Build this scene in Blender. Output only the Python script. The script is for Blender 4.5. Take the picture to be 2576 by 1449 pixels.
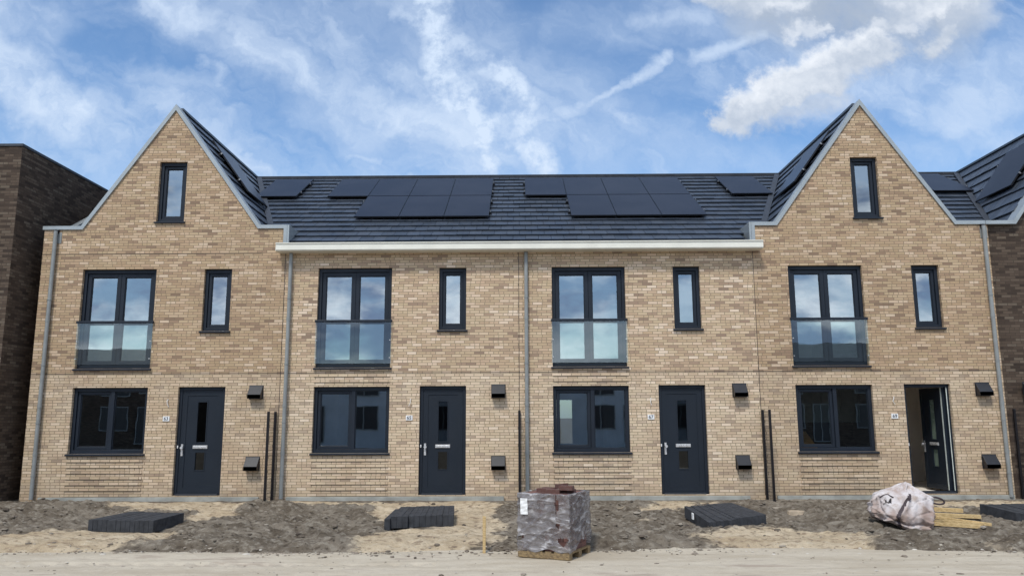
import bpy, math, random
import numpy as np
from mathutils import Vector, Matrix
random.seed(7); rng = np.random.default_rng(7)
S = bpy.context.scene
for o in list(bpy.data.objects): bpy.data.objects.remove(o)
R = math.radians

# ------------------------------------------------------------ camera
CAM_Y = -17.716
cam = bpy.data.cameras.new('camera'); co = bpy.data.objects.new('camera', cam); S.collection.objects.link(co)
cam.sensor_width = 36; cam.lens = 36*1960/2576; cam.clip_end = 2000; cam.clip_start = .1
yaw, pitch, roll = R(-.5676), R(9.3256), R(-.2135)
fw = Vector((math.sin(yaw)*math.cos(pitch), math.cos(yaw)*math.cos(pitch), math.sin(pitch)))
rt = Vector((math.cos(yaw), -math.sin(yaw), 0)); up = rt.cross(fw)
r2 = rt*math.cos(roll)+up*math.sin(roll); u2 = -rt*math.sin(roll)+up*math.cos(roll)
m = Matrix((r2, u2, -fw)).transposed().to_4x4(); m.translation = Vector((0, CAM_Y, 1.73)); co.matrix_world = m
S.camera = co
S.render.resolution_x = 1024; S.render.resolution_y = 575

# ------------------------------------------------------------ view
S.view_settings.view_transform = 'Standard'; S.view_settings.look = 'None'
S.view_settings.exposure = 0.22; S.view_settings.gamma = 1
SUN_EL, SUN_AZ = R(55), R(200)      # azimuth clockwise from north (+y)

# ------------------------------------------------------------ node helpers
class NT:
    def __init__(s, tree): s.t = tree; s.n = tree.nodes; s.l = tree.links
    def new(s, typ, **kw):
        n = s.n.new(typ)
        for k, v in kw.items(): setattr(n, k, v)
        return n
    def put(s, sock, v):
        if hasattr(v, 'is_linked') or isinstance(v, bpy.types.NodeSocket): s.l.new(v, sock)
        else: sock.default_value = v
    def math(s, op, a, b=None, c=None, clamp=False):
        n = s.new('ShaderNodeMath', operation=op, use_clamp=clamp)
        s.put(n.inputs[0], a)
        if b is not None: s.put(n.inputs[1], b)
        if c is not None: s.put(n.inputs[2], c)
        return n.outputs[0]
    def mix(s, f, a, b, mode='MIX'):
        n = s.new('ShaderNodeMix', data_type='RGBA', blend_type=mode)
        s.put(n.inputs[0], f)
        for sock, v in ((n.inputs[6], a), (n.inputs[7], b)):
            if isinstance(v, (tuple, list)): v = tuple(v)+(1,) if len(v) == 3 else v
            s.put(sock, v)
        return n.outputs[2]
    def noise(s, vec, scale, detail=4, rough=.55, w=None, dist=0):
        n = s.new('ShaderNodeTexNoise')
        if vec is not None: s.l.new(vec, n.inputs['Vector'])
        n.inputs['Scale'].default_value = scale; n.inputs['Detail'].default_value = detail
        n.inputs['Roughness'].default_value = rough; n.inputs['Distortion'].default_value = dist
        return n.outputs[0]
    def ramp(s, f, stops):
        n = s.new('ShaderNodeValToRGB'); s.put(n.inputs[0], f); e = n.color_ramp.elements
        while len(e) > 1: e.remove(e[0])
        for i, (p, c) in enumerate(stops):
            if isinstance(c, (int, float)): c = (c, c, c)
            x = e[0] if i == 0 else e.new(p)
            x.position = p; x.color = tuple(c)+(1,)
        return n.outputs[0]
    def maprange(s, v, a, b, c=0., d=1., smooth=True):
        n = s.new('ShaderNodeMapRange', interpolation_type='SMOOTHSTEP' if smooth else 'LINEAR')
        s.put(n.inputs[0], v)
        for i, q in enumerate((a, b, c, d)): s.put(n.inputs[i+1], q)
        return n.outputs[0]
    def comb(s, x, y, z=0.):
        n = s.new('ShaderNodeCombineXYZ'); s.put(n.inputs[0], x); s.put(n.inputs[1], y); s.put(n.inputs[2], z); return n.outputs[0]
    def sep(s, v):
        n = s.new('ShaderNodeSeparateXYZ'); s.l.new(v, n.inputs[0]); return n.outputs

# ------------------------------------------------------------ world: Nishita sky with cirrus and cumulus by direction
world = bpy.data.worlds.new('World'); S.world = world; world.use_nodes = True
w = NT(world.node_tree); w.n.clear()
out = w.new('ShaderNodeOutputWorld'); bg = w.new('ShaderNodeBackground'); bg.inputs[1].default_value = .1
sky = w.new('ShaderNodeTexSky', sky_type='NISHITA'); sky.sun_disc = False
sky.sun_elevation = SUN_EL; sky.sun_rotation = SUN_AZ; sky.air_density = 1.0; sky.dust_density = .6; sky.ozone_density = 1.5; sky.altitude = 0
tc = w.new('ShaderNodeTexCoord'); dx, dy, dz = w.sep(tc.outputs['Generated'])
dzp = w.math('MAXIMUM', dz, .02)
ady = w.math('MAXIMUM', w.math('ABSOLUTE', dy), .12)
U = w.math('DIVIDE', dx, ady); V = w.math('DIVIDE', dz, ady)
front = w.maprange(dy, .1, .3)
# warp of the direction coordinates
pv = w.comb(U, V, w.math('MULTIPLY', w.math('SIGN', dy), 3.))
n1 = w.new('ShaderNodeTexNoise'); w.l.new(pv, n1.inputs['Vector']); n1.inputs['Scale'].default_value = 5; n1.inputs['Detail'].default_value = 5
wc = w.new('ShaderNodeSeparateColor'); w.l.new(n1.outputs[1], wc.inputs[0])
n2 = w.new('ShaderNodeTexNoise'); w.l.new(pv, n2.inputs['Vector']); n2.inputs['Scale'].default_value = 22; n2.inputs['Detail'].default_value = 6; n2.inputs['Roughness'].default_value = .6
wd = w.new('ShaderNodeSeparateColor'); w.l.new(n2.outputs[1], wd.inputs[0])
def warp(base, a, b, ka, kb):
    return w.math('ADD', base, w.math('ADD', w.math('MULTIPLY_ADD', a, ka, -.5*ka), w.math('MULTIPLY_ADD', b, kb, -.5*kb)))
Uw = warp(U, wc.outputs[0], wd.outputs[0], .12, .06); Vw = warp(V, wc.outputs[1], wd.outputs[1], .12, .06)
n3 = w.new('ShaderNodeTexNoise'); w.l.new(pv, n3.inputs['Vector']); n3.inputs['Scale'].default_value = 34; n3.inputs['Detail'].default_value = 7; n3.inputs['Roughness'].default_value = .62
we = w.new('ShaderNodeSeparateColor'); w.l.new(n3.outputs[1], we.inputs[0])
Uc = warp(U, wc.outputs[0], we.outputs[0], .03, .062); Vc = warp(V, wc.outputs[1], we.outputs[1], .03, .062)
Mcam = [r2, -u2, fw]
def uv(px, py):
    a = (px-1288)/1960; b = (py-724.5)/1960
    d = Vector(Mcam[0])*a+Vector(Mcam[1])*b+Vector(Mcam[2])
    return d.x/d.y, d.z/d.y
def capsule(a, b, r, soft, X=Uw, Y=Vw, amp=1.):
    (ax, ay), (bx, by) = uv(*a), uv(*b); ex, ey = bx-ax, by-ay; L2 = ex*ex+ey*ey+1e-9; r = r/1960
    px = w.math('SUBTRACT', X, ax); py = w.math('SUBTRACT', Y, ay)
    t = w.math('MULTIPLY_ADD', px, ex/L2, w.math('MULTIPLY', py, ey/L2), clamp=True)
    qx = w.math('MULTIPLY_ADD', t, -ex, px); qy = w.math('MULTIPLY_ADD', t, -ey, py)
    d = w.math('SQRT', w.math('MULTIPLY_ADD', qx, qx, w.math('MULTIPLY', qy, qy)))
    return w.maprange(d, r, r*(1-soft), 0., amp)
def union(lst):
    o_ = lst[0]
    for q in lst[1:]: o_ = w.math('MAXIMUM', o_, q)
    return o_
# streak noise, running down to the right
def streak(ang, sx, sy, scale, detail=7, rough=.6):
    c, s_ = math.cos(ang), math.sin(ang)
    a = w.math('MULTIPLY_ADD', Uw, c*sx, w.math('MULTIPLY', Vw, s_*sx)); b = w.math('MULTIPLY_ADD', Uw, -s_*sy, w.math('MULTIPLY', Vw, c*sy))
    return w.noise(w.comb(a, b, w.math('MULTIPLY', w.math('SIGN', dy), 2.)), scale, detail, rough)
st1 = streak(R(-36), 1, 3.6, 4.2); st2 = streak(R(-8), 1, 3, 3.0); st3 = streak(R(25), 1, 3, 5)
veil = w.math('MULTIPLY', w.maprange(st1, .38, .72), .55)
veil2 = w.math('MULTIPLY', w.maprange(st2, .40, .72), .45)
wis = union([capsule((420, 20), (620, 130), 110, .98, amp=.75), capsule((600, 130), (820, 240), 120, .98, amp=.85), capsule((780, 240), (1180, 370), 150, .98, amp=.75),
             capsule((900, 320), (1330, 310), 170, .98, amp=.55), capsule((330, 180), (560, 240), 60, .98, amp=.45), capsule((520, 170), (545, 230), 38, .98, amp=.6),
             capsule((-60, 200), (190, 300), 130, .98, amp=.9), capsule((-60, 120), (60, 200), 140, .98, amp=.7), capsule((-30, 20), (130, 60), 120, .98, amp=.6),
             capsule((210, 400), (340, 440), 90, .98, amp=.45), capsule((1430, 60), (2000, 60), 130, .98, amp=.4), capsule((840, 90), (880, 130), 70, .98, amp=.5),
             capsule((560, 60), (1000, 130), 190, .98, amp=.35), capsule((2400, 300), (2650, 200), 200, .98, amp=.6), capsule((1000, 20), (1500, 330), 300, .98, amp=.5),
             capsule((2200, 370), (2620, 380), 120, .98, amp=.45), capsule((1600, 330), (1950, 410), 120, .98, amp=.4), capsule((870, 380), (960, 410), 35, .98, amp=.5)])
wis = w.math('MULTIPLY', wis, w.maprange(st1, .22, .66, .35, 1.))
fl = w.noise(w.comb(U, V, .3), 30, 5, .62)
flm = w.maprange(fl, .34, .60, .50, 1.)
col = union([capsule((1060, -20), (1110, 160), 95, .98, amp=.9), capsule((1100, 150), (1170, 300), 100, .98, amp=.95), capsule((1170, 280), (1222, 440), 75, .95, amp=1.), capsule((1215, 420), (1222, 450), 42, .9, amp=1.),
             capsule((1270, 190), (1320, 330), 110, .98, amp=.85), capsule((1300, 320), (1380, 450), 90, .97, amp=.85), capsule((1080, 340), (1350, 340), 110, .98, amp=.75),
             capsule((1030, 40), (1250, 200), 120, .98, amp=.6), capsule((1060, 190), (1110, 180), 40, .98, amp=.6)])
col = w.math('MULTIPLY', w.math('POWER', col, .75), flm)
Ut = warp(U, wc.outputs[0], we.outputs[0], .03, .028); Vt = warp(V, wc.outputs[1], we.outputs[1], .03, .028)
trail = union([capsule((1300, 320), (1470, 278), 40, .98, Ut, Vt, .6), capsule((1470, 275), (1600, 200), 22, .98, Ut, Vt, .55), capsule((1600, 200), (1672, 140), 34, .98, Ut, Vt, .65),
               capsule((1050, 425), (1230, 360), 22, .98, Ut, Vt, .4), capsule((1740, 150), (1920, 85), 40, .98, Ut, Vt, .6), capsule((1600, 50), (1780, 45), 60, .98, Ut, Vt, .5)])
cirrus = union([w.math('MULTIPLY', w.math('ADD', veil, veil2), .70), wis, col, trail])
# cumulus: outline by fine warp; lit from above left, grey below
def cum(shift):
    X = w.math('ADD', Uc, shift[0]); Y = w.math('ADD', Vc, shift[1])
    return union([capsule((1860, 285), (1940, 250), 78, .62, X, Y), capsule((1930, 235), (2080, 185), 80, .6, X, Y), capsule((2060, 175), (2190, 125), 84, .6, X, Y),
                  capsule((2180, 110), (2245, 130), 55, .8, X, Y), capsule((1800, 300), (1900, 305), 38, .9, X, Y), capsule((1900, 300), (2100, 250), 60, .95, X, Y, .7),
                  capsule((1780, -20), (2000, 0), 66, .8, X, Y), capsule((2250, 20), (2480, -10), 70, .9, X, Y), capsule((2330, 120), (2400, 90), 40, .9, X, Y), capsule((2400, 60), (2480, 20), 70, .98, X, Y, .6),
                  capsule((1980, 80), (2060, 70), 34, .95, X, Y, .7), capsule((2200, 70), (2300, 60), 36, .95, X, Y, .6)])
cm = cum((0, 0)); cms = cum((.020, -.034))
greyveil = w.math('MULTIPLY', capsule((1930, 20), (2400, 50), 170, .98, amp=.85), w.maprange(fl, .25, .7, .75, 1.))
# southern sky (seen mirrored in the windows): broken bright cloud
sb = w.noise(w.comb(w.math('MULTIPLY', U, 1.), w.math('MULTIPLY', V, 2.), 5.), 6.5, 6, .6)
back = w.maprange(sb, .40, .58)
backm = w.math('SUBTRACT', 1., front)
mask_c = w.math('MULTIPLY', cirrus, w.math('MULTIPLY_ADD', front, .85, .15))
skyv = w.new('ShaderNodeVectorMath', operation='MULTIPLY'); w.l.new(sky.outputs[0], skyv.inputs[0]); skyv.inputs[1].default_value = (1.08, 1.32, 1.50)
SKYGAIN = skyv
mask_c = w.math('MULTIPLY', mask_c, w.maprange(w.noise(w.comb(Uw, Vw, 7.), 17, 6, .65), .3, .62, .72, 1.22), clamp=True)
c = w.mix(mask_c, skyv.outputs[0], (5.9, 7.0, 8.6))
c = w.mix(w.math('MULTIPLY', greyveil, front), c, (3.9, 4.5, 5.4))
shade = w.math('MULTIPLY_ADD', cms, .62, w.math('MULTIPLY', w.maprange(fl, .3, .7), .38), clamp=True)
ccol = w.mix(shade, (4.3, 5.0, 6.1), (7.7, 8.1, 8.7))
c = w.mix(w.math('MULTIPLY', cm, front), c, ccol)
bcol = w.mix(w.maprange(w.noise(w.comb(U, w.math('MULTIPLY', V, 2.), 9.), 8, 5), .38, .60), (2.6, 3.6, 5.6), (10.5, 11.6, 12.8))
bm2 = w.new('ShaderNodeVectorMath', operation='SCALE'); w.l.new(bcol, bm2.inputs[0]); w.l.new(w.maprange(V, .34, .10, .95, 1.45), bm2.inputs[3]); bcol = bm2.outputs[0]
c = w.mix(w.math('MULTIPLY', backm, w.math('MULTIPLY_ADD', back, .6, .4)), c, bcol)
w.l.new(c, bg.inputs[0]); w.l.new(bg.outputs[0], out.inputs[0])

# ------------------------------------------------------------ sun (veiled by thin cloud)
sl = bpy.data.lights.new('sun', 'SUN'); so = bpy.data.objects.new('sun', sl); S.collection.objects.link(so)
sl.energy = 2.3; sl.angle = R(10); sl.color = (1, .95, .86)
sd = Vector((math.sin(SUN_AZ)*math.cos(SUN_EL), math.cos(SUN_AZ)*math.cos(SUN_EL), math.sin(SUN_EL)))
so.rotation_euler = sd.to_track_quat('Z', 'Y').to_euler()

# ------------------------------------------------------------ materials
def mat(name):
    mm = bpy.data.materials.new(name); mm.use_nodes = True; t = NT(mm.node_tree); t.n.clear()
    o = t.new('ShaderNodeOutputMaterial'); b = t.new('ShaderNodeBsdfPrincipled'); t.l.new(b.outputs[0], o.inputs[0])
    return mm, t, b, o
def setb(t, b, color=None, rough=None, metal=None, spec=None, bump=None, bstr=.3, bdist=.01, coat=None):
    if color is not None: t.put(b.inputs['Base Color'], tuple(color)+(1,) if isinstance(color, tuple) else color)
    if rough is not None: t.put(b.inputs['Roughness'], rough)
    if metal is not None: b.inputs['Metallic'].default_value = metal
    if spec is not None: b.inputs['Specular IOR Level'].default_value = spec
    if coat is not None: b.inputs['Coat Weight'].default_value = coat
    if bump is not None:
        n = t.new('ShaderNodeBump'); n.inputs['Strength'].default_value = bstr; n.inputs['Distance'].default_value = bdist
        t.l.new(bump, n.inputs['Height']); t.l.new(n.outputs[0], b.inputs['Normal'])
def simple(name, color, rough=.5, metal=0., var=.12, scale=3., spec=.5, bstr=0., bscale=40):
    mm, t, b, o = mat(name); g = t.new('ShaderNodeNewGeometry'); p = g.outputs['Position']
    n = t.noise(p, scale, 5); dark = tuple(q*(1-var) for q in color); lite = tuple(min(1, q*(1+var)) for q in color)
    c_ = t.mix(t.maprange(n, .3, .7), dark, lite)
    setb(t, b, c_, t.maprange(t.noise(p, scale*2.3, 3), .3, .7, rough*.85, min(1, rough*1.12)), metal, spec, t.noise(p, bscale, 4) if bstr else None, bstr, .004)
    return mm
ROW = .0625; BL = .22
def brick(name, stops, mortar, dirt=.12, low_tone=0.):
    mm, t, b, o = mat(name); g = t.new('ShaderNodeNewGeometry'); px, py, pz = t.sep(g.outputs['Position']); nx, ny, nz = t.sep(g.outputs['Normal'])
    side = t.math('GREATER_THAN', t.math('ABSOLUTE', nx), .6)
    u = t.math('ADD', px, t.math('MULTIPLY', side, t.math('SUBTRACT', t.math('ADD', py, 40.03), px)))
    u = t.math('ADD', u, 100.)
    v = t.math('ADD', t.math('DIVIDE', pz, ROW), 20.)
    row = t.math('FLOOR', v); fv = t.math('FRACT', v)
    wn = t.new('ShaderNodeTexWhiteNoise', noise_dimensions='1D'); t.l.new(row, wn.inputs['W'])
    par = t.math('MODULO', row, 2.)
    off = t.math('ADD', t.math('MULTIPLY', par, .5), t.math('MULTIPLY', wn.outputs[0], .22))
    uu = t.math('ADD', t.math('DIVIDE', u, BL), off)
    idx = t.math('FLOOR', uu); fu = t.math('FRACT', uu)
    wn2 = t.new('ShaderNodeTexWhiteNoise', noise_dimensions='2D'); t.l.new(t.comb(idx, row), wn2.inputs['Vector'])
    wn3 = t.new('ShaderNodeTexWhiteNoise', noise_dimensions='2D'); t.l.new(t.comb(t.math('ADD', idx, 77.3), row), wn3.inputs['Vector'])
    # some bricks are half bricks (random bond)
    half = t.math('GREATER_THAN', wn3.outputs[0], .80)
    fu2 = t.math('ABSOLUTE', t.math('SUBTRACT', fu, .5)); hj = t.math('MULTIPLY', half, t.math('LESS_THAN', fu2, .022))
    jw = t.noise(g.outputs['Position'], 35, 3); ja = t.math('MULTIPLY_ADD', jw, .02, .012)
    mu = t.math('MAXIMUM', t.math('LESS_THAN', fu, t.math('MULTIPLY', ja, 1.5)), t.math('GREATER_THAN', fu, t.math('SUBTRACT', 1., ja)))
    mv = t.math('GREATER_THAN', fv, t.math('SUBTRACT', .90, t.math('MULTIPLY', ja, 2.2)))
    jt = t.math('MAXIMUM', t.math('MAXIMUM', mu, mv), hj)
    cb = t.ramp(wn2.outputs[0], stops)
    big = t.noise(g.outputs['Position'], .55, 4); sm = t.noise(g.outputs['Position'], 60, 4, .7); mid = t.noise(g.outputs['Position'], 9, 3, .6)
    cb = t.mix(t.maprange(mid, .60, .80, 0., .40), cb, tuple(q*.75 for q in mortar))
    cb = t.mix(t.maprange(sm, .4, .8, 0., .22), cb, mortar)
    cb = t.mix(t.maprange(big, .35, .7, 0., dirt), cb, tuple(q*.7 for q in mortar))
    if low_tone:    # the courses below the ground-floor joint are mixed paler, more so in patches
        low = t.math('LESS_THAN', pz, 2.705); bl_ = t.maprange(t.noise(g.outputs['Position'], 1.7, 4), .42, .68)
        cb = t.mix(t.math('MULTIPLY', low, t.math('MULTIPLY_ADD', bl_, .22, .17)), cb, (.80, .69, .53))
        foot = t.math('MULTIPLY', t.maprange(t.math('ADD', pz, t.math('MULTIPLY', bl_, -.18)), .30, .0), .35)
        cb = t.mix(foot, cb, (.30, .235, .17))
    cc = t.mix(jt, cb, t.mix(t.maprange(sm, .3, .7), tuple(q*.62 for q in mortar), tuple(q*.80 for q in mortar)))
    hh = t.math('ADD', t.math('SUBTRACT', 1., jt), t.math('MULTIPLY', sm, .35))
    setb(t, b, cc, .88, spec=.2, bump=hh, bstr=.55, bdist=.006)
    return mm
M = {}
SANDB = [(0, (0.295, 0.209, 0.155)), (0.06, (0.396, 0.28, 0.201)), (0.15, (0.488, 0.352, 0.246)), (0.26, (0.562, 0.41, 0.273)), (0.36, (0.534, 0.401, 0.264)), (0.48, (0.608, 0.441, 0.31)), (0.62, (0.571, 0.437, 0.287)), (0.76, (0.654, 0.508, 0.351)), (0.9, (0.7, 0.535, 0.392)), (1, (0.819, 0.669, 0.524))]
M['brick'] = brick('sand_brick', SANDB, (.33, .26, .18), .08, low_tone=1.)
M['brick_tan'] = brick('tan_brick', [(p_, (a_*.83, b_*.795, c_*.75)) for p_, (a_, b_, c_) in SANDB], (.285, .22, .15), .10, low_tone=1.)
M['brick_dark'] = brick('brown_brick', [(0, (.042, .030, .024)), (.3, (.078, .055, .042)), (.6, (.10, .072, .054)), (.85, (.125, .093, .070)), (1, (.15, .12, .092))], (.080, .062, .048), .1)
M['frame'] = simple('anthracite_pvc', (.013, .019, .030), .5, var=.1, scale=1.5, spec=.3)
M['door'] = simple('anthracite_door', (.013, .019, .029), .5, var=.08, scale=1.0, spec=.3)
M['coping'] = simple('grey_aluminium', (.36, .39, .40), .38, .35, .08, 2.)
M['pipe'] = simple('grey_pvc', (.25, .265, .265), .45, 0, .10, 5.)
M['gutter'] = simple('cream_white_pvc', (.76, .745, .665), .45, 0, .05, 2.)
M['black'] = simple('black_steel', (.012, .010, .012), .35, .2, .1, 5)
M['vent'] = simple('black_plastic', (.014, .015, .020), .42, 0, .12, 9)
M['plinth'] = simple('cast_concrete', (.33, .335, .31), .9, 0, .22, 2.4, .2, .5, 60)
M['chrome'] = simple('satin_steel', (.72, .72, .73), .3, .55, .05, 10)
M['clamp'] = simple('dull_clamp', (.30, .31, .33), .5, .4, .05, 10)
M['white'] = simple('white_plate', (.80, .81, .82), .5, 0, .04, 10)
M['ink'] = simple('dark_ink', (.10, .11, .13), .6, 0, .1, 10)
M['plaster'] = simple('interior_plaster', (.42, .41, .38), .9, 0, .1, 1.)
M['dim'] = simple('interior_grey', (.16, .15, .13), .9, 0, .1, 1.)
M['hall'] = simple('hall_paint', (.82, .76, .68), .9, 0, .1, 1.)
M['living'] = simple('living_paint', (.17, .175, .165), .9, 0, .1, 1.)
M['floor_in'] = simple('screed_floor', (.20, .18, .16), .85, 0, .2, 2.)
M['whitestrip'] = simple('white_weather_strip', (.72, .78, .72), .6, 0, .12, 6)
M['kitchen'] = simple('white_laminate', (.62, .66, .62), .35, 0, .05, 3)
M['counter'] = simple('dark_worktop', (.03, .03, .035), .4, 0, .1, 3)
M['orange'] = simple('orange_paint', (.60, .27, .05), .5, 0, .1, 3)
M['zinc'] = simple('lead_flashing', (.045, .05, .06), .5, .2, .15, 6)
M['ridge'] = simple('matt_ridge_tile', (.030, .034, .042), .9, 0, .15, 4, spec=.1)
M['kerb'] = simple('anthracite_concrete', (.040, .043, .050), .78, 0, .25, 9, .3, .5, 120)
M['rubber'] = simple('dark_strap', (.055, .04, .045), .8, 0, .2, 12)
M['grass_dark'] = simple('hedge_leaf', (.03, .05, .02), .9, 0, .3, 4)
M['render_white'] = simple('white_render', (.48, .52, .56), .8, 0, .08, 1.)
M['scrap'] = simple('dark_film', (.03, .022, .022), .4, 0, .3, 12)
M['clay'] = simple('beige_clay', (.42, .34, .25), .8, 0, .2, 12)
# roof tile
mm, t, b, o = mat('anthracite_tile'); g = t.new('ShaderNodeNewGeometry'); P = g.outputs['Position']; rpi = g.outputs['Random Per Island']
cc = t.mix(rpi, (.034, .044, .062), (.054, .066, .088)); cc = t.mix(t.maprange(t.noise(P, 6, 5), .4, .75, 0., .4), cc, (.062, .066, .072))
setb(t, b, cc, t.maprange(t.noise(P, 3, 4), .3, .7, .30, .46), spec=.6, bump=t.noise(P, 45, 4), bstr=.25, bdist=.004); M['tile'] = mm
# solar glass
mm, t, b, o = mat('solar_glass'); g = t.new('ShaderNodeNewGeometry'); P = g.outputs['Position']
x_, y_, z_ = t.sep(t.new('ShaderNodeTexCoord').outputs['Object'])
cell = t.noise(P, 1.1, 3)
setb(t, b, t.mix(t.maprange(cell, .35, .7), (.011, .012, .019), (.017, .018, .026)), .30, spec=.22, bump=None); M['solar'] = mm
M['solar_frame'] = simple('black_anodised', (.012, .013, .017), .35, .3, .1, 4)
# window glass
def glass(name, base, tint, wav=.035, edge=.75):
    mm = bpy.data.materials.new(name); mm.use_nodes = True; t = NT(mm.node_tree); t.n.clear(); o = t.new('ShaderNodeOutputMaterial')
    g = t.new('ShaderNodeNewGeometry'); gl = t.new('ShaderNodeBsdfGlossy'); gl.inputs['Roughness'].default_value = .0; gl.inputs['Color'].default_value = (.93, .98, 1, 1)
    bp = t.new('ShaderNodeBump'); bp.inputs['Strength'].default_value = wav; bp.inputs['Distance'].default_value = .05
    t.l.new(t.noise(g.outputs['Position'], 1.3, 2), bp.inputs['Height']); t.l.new(bp.outputs[0], gl.inputs['Normal'])
    tr = t.new('ShaderNodeBsdfTransparent'); tr.inputs[0].default_value = tuple(tint)+(1,)
    lw = t.new('ShaderNodeLayerWeight'); lw.inputs[0].default_value = .5
    fac = t.math('MULTIPLY_ADD', t.math('POWER', lw.outputs['Facing'], 3.), edge, base, clamp=True)
    ms = t.new('ShaderNodeMixShader'); t.l.new(fac, ms.inputs[0]); t.l.new(tr.outputs[0], ms.inputs[1]); t.l.new(gl.outputs[0], ms.inputs[2]); t.l.new(ms.outputs[0], o.inputs[0])
    return mm
M['glass'] = glass('double_glazing', .36, (.50, .56, .54), .012)
M['rail_glass'] = glass('laminated_glass', .11, (.86, .93, .90), .03, .6)
M['door_glass'] = glass('tinted_door_glass', .10, (.10, .11, .10), .04, .5)
M['frost'] = simple('frosted_glass', (.16, .21, .17), .25, 0, .1, 3)
# wood
def wood(name, a, b_, sc=6):
    mm, t, b, o = mat(name); co_ = t.new('ShaderNodeTexCoord').outputs['Object']; mp = t.new('ShaderNodeMapping'); mp.inputs['Scale'].default_value = (1, 9, 9); t.l.new(co_, mp.inputs[0])
    n = t.noise(mp.outputs[0], sc, 6, .6); setb(t, b, t.mix(t.maprange(n, .3, .7), a, b_), .75, spec=.3, bump=n, bstr=.2, bdist=.003); return mm
M['pine'] = wood('pine_timber', (.42, .29, .13), (.66, .50, .27)); M['pallet'] = wood('pallet_timber', (.13, .09, .055), (.33, .24, .125))
mm, t, b, o = mat('red_brown_paver'); g = t.new('ShaderNodeNewGeometry'); P = g.outputs['Position']; rpi = g.outputs['Random Per Island']
cc = t.mix(rpi, (.085, .040, .036), (.20, .095, .075)); cc = t.mix(t.maprange(t.noise(P, 30, 5), .45, .75, 0., .5), cc, (.16, .13, .12)); setb(t, b, cc, .9, bump=t.noise(P, 90, 4), bstr=.4, bdist=.003); M['paver'] = mm
# plastic film
mm = bpy.data.materials.new('stretch_film'); mm.use_nodes = True; t = NT(mm.node_tree); t.n.clear(); o = t.new('ShaderNodeOutputMaterial'); g = t.new('ShaderNodeNewGeometry'); P = g.outputs['Position']
mp = t.new('ShaderNodeMapping'); mp.inputs['Rotation'].default_value = (.3, .55, 0); mp.inputs['Scale'].default_value = (1.6, 1.6, 4.2); t.l.new(P, mp.inputs[0])
fn = t.noise(mp.outputs[0], 2.6, 5, .55, dist=1.2); fn2 = t.noise(P, 3.2, 4)
bs = t.new('ShaderNodeBsdfPrincipled'); bs.inputs['Base Color'].default_value = (.42, .40, .42, 1); bs.inputs['Roughness'].default_value = .22; bs.inputs['Specular IOR Level'].default_value = .8
bp = t.new('ShaderNodeBump'); bp.inputs['Strength'].default_value = .9; bp.inputs['Distance'].default_value = .03; t.l.new(fn, bp.inputs['Height']); t.l.new(bp.outputs[0], bs.inputs['Normal'])
t.l.new(t.mix(t.maprange(fn, .52, .72), (.25, .235, .24), (.60, .59, .61)), bs.inputs['Base Color'])
tr = t.new('ShaderNodeBsdfTransparent'); tr.inputs[0].default_value = (.93, .92, .94, 1)
ms = t.new('ShaderNodeMixShader'); fac = t.math('ADD', t.maprange(fn, .38, .66, .48, .80), t.maprange(fn2, .42, .62, -.12, .22), clamp=True)
t.l.new(fac, ms.inputs[0]); t.l.new(tr.outputs[0], ms.inputs[1]); t.l.new(bs.outputs[0], ms.inputs[2]); t.l.new(ms.outputs[0], o.inputs[0]); M['film'] = mm
# woven bag
mm, t, b, o = mat('dirty_woven_bag'); co_ = t.new('ShaderNodeTexCoord').outputs['Object']; zz = t.sep(co_)[2]
n = t.noise(co_, 2.6, 6, .6); n2 = t.noise(co_, 7, 5, .65)
cc = t.mix(t.maprange(t.math('SUBTRACT', n, t.math('MULTIPLY', zz, .20)), .28, .56), (.60, .565, .57), (.36, .27, .235)); cc = t.mix(t.maprange(n2, .5, .72, 0., .8), cc, (.36, .28, .23))
setb(t, b, cc, .7, spec=.3, bump=t.noise(co_, 9, 5, .6, dist=.5), bstr=.45, bdist=.02); M['bag'] = mm
# ground
mm, t, b, o = mat('soil_and_sand'); g = t.new('ShaderNodeNewGeometry'); P = g.outputs['Position']; at = t.new('ShaderNodeAttribute'); at.attribute_name = 'sand'
mp = t.new('ShaderNodeMapping'); mp.inputs['Scale'].default_value = (.8, 1.5, 1); t.l.new(P, mp.inputs[0])
a1 = t.noise(mp.outputs[0], 1.3, 7, .62); a2 = t.noise(mp.outputs[0], 8, 6, .62); a3 = t.noise(P, 60, 4, .7)
soil = t.mix(t.maprange(a1, .32, .68), (.115, .092, .069), (.245, .210, .168)); soil = t.mix(t.maprange(a2, .50, .64, 0., .8), soil, (.32, .285, .235)); soil = t.mix(t.maprange(a2, .34, .46, .75, 0.), soil, (.070, .055, .042))
sand = t.mix(t.maprange(a1, .3, .7), (.48, .375, .25), (.63, .525, .38)); sand = t.mix(t.maprange(a2, .36, .50, .8, 0.), sand, (.27, .20, .14)); sand = t.mix(t.maprange(a2, .56, .66, 0., .5), sand, (.68, .60, .47)); sand = t.mix(t.maprange(a3, .55, .75, 0., .35), sand, (.66, .58, .47))
sf = t.maprange(t.math('ADD', at.outputs['Fac'], t.math('MULTIPLY_ADD', a2, 1.3, -.65)), .25, .80)
cc = t.mix(sf, soil, sand); cc = t.mix(t.maprange(a3, .3, .7, .22, 0.), cc, (.05, .04, .03))
setb(t, b, cc, .96, spec=.12, bump=t.math('ADD', t.math('MULTIPLY', a2, 1.), t.math('MULTIPLY', a3, .5)), bstr=.9, bdist=.05); M['ground'] = mm
mm, t, b, o = mat('sand_road'); g = t.new('ShaderNodeNewGeometry'); P = g.outputs['Position']
mp = t.new('ShaderNodeMapping'); mp.inputs['Scale'].default_value = (.35, 1.6, 1); t.l.new(P, mp.inputs[0])
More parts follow.
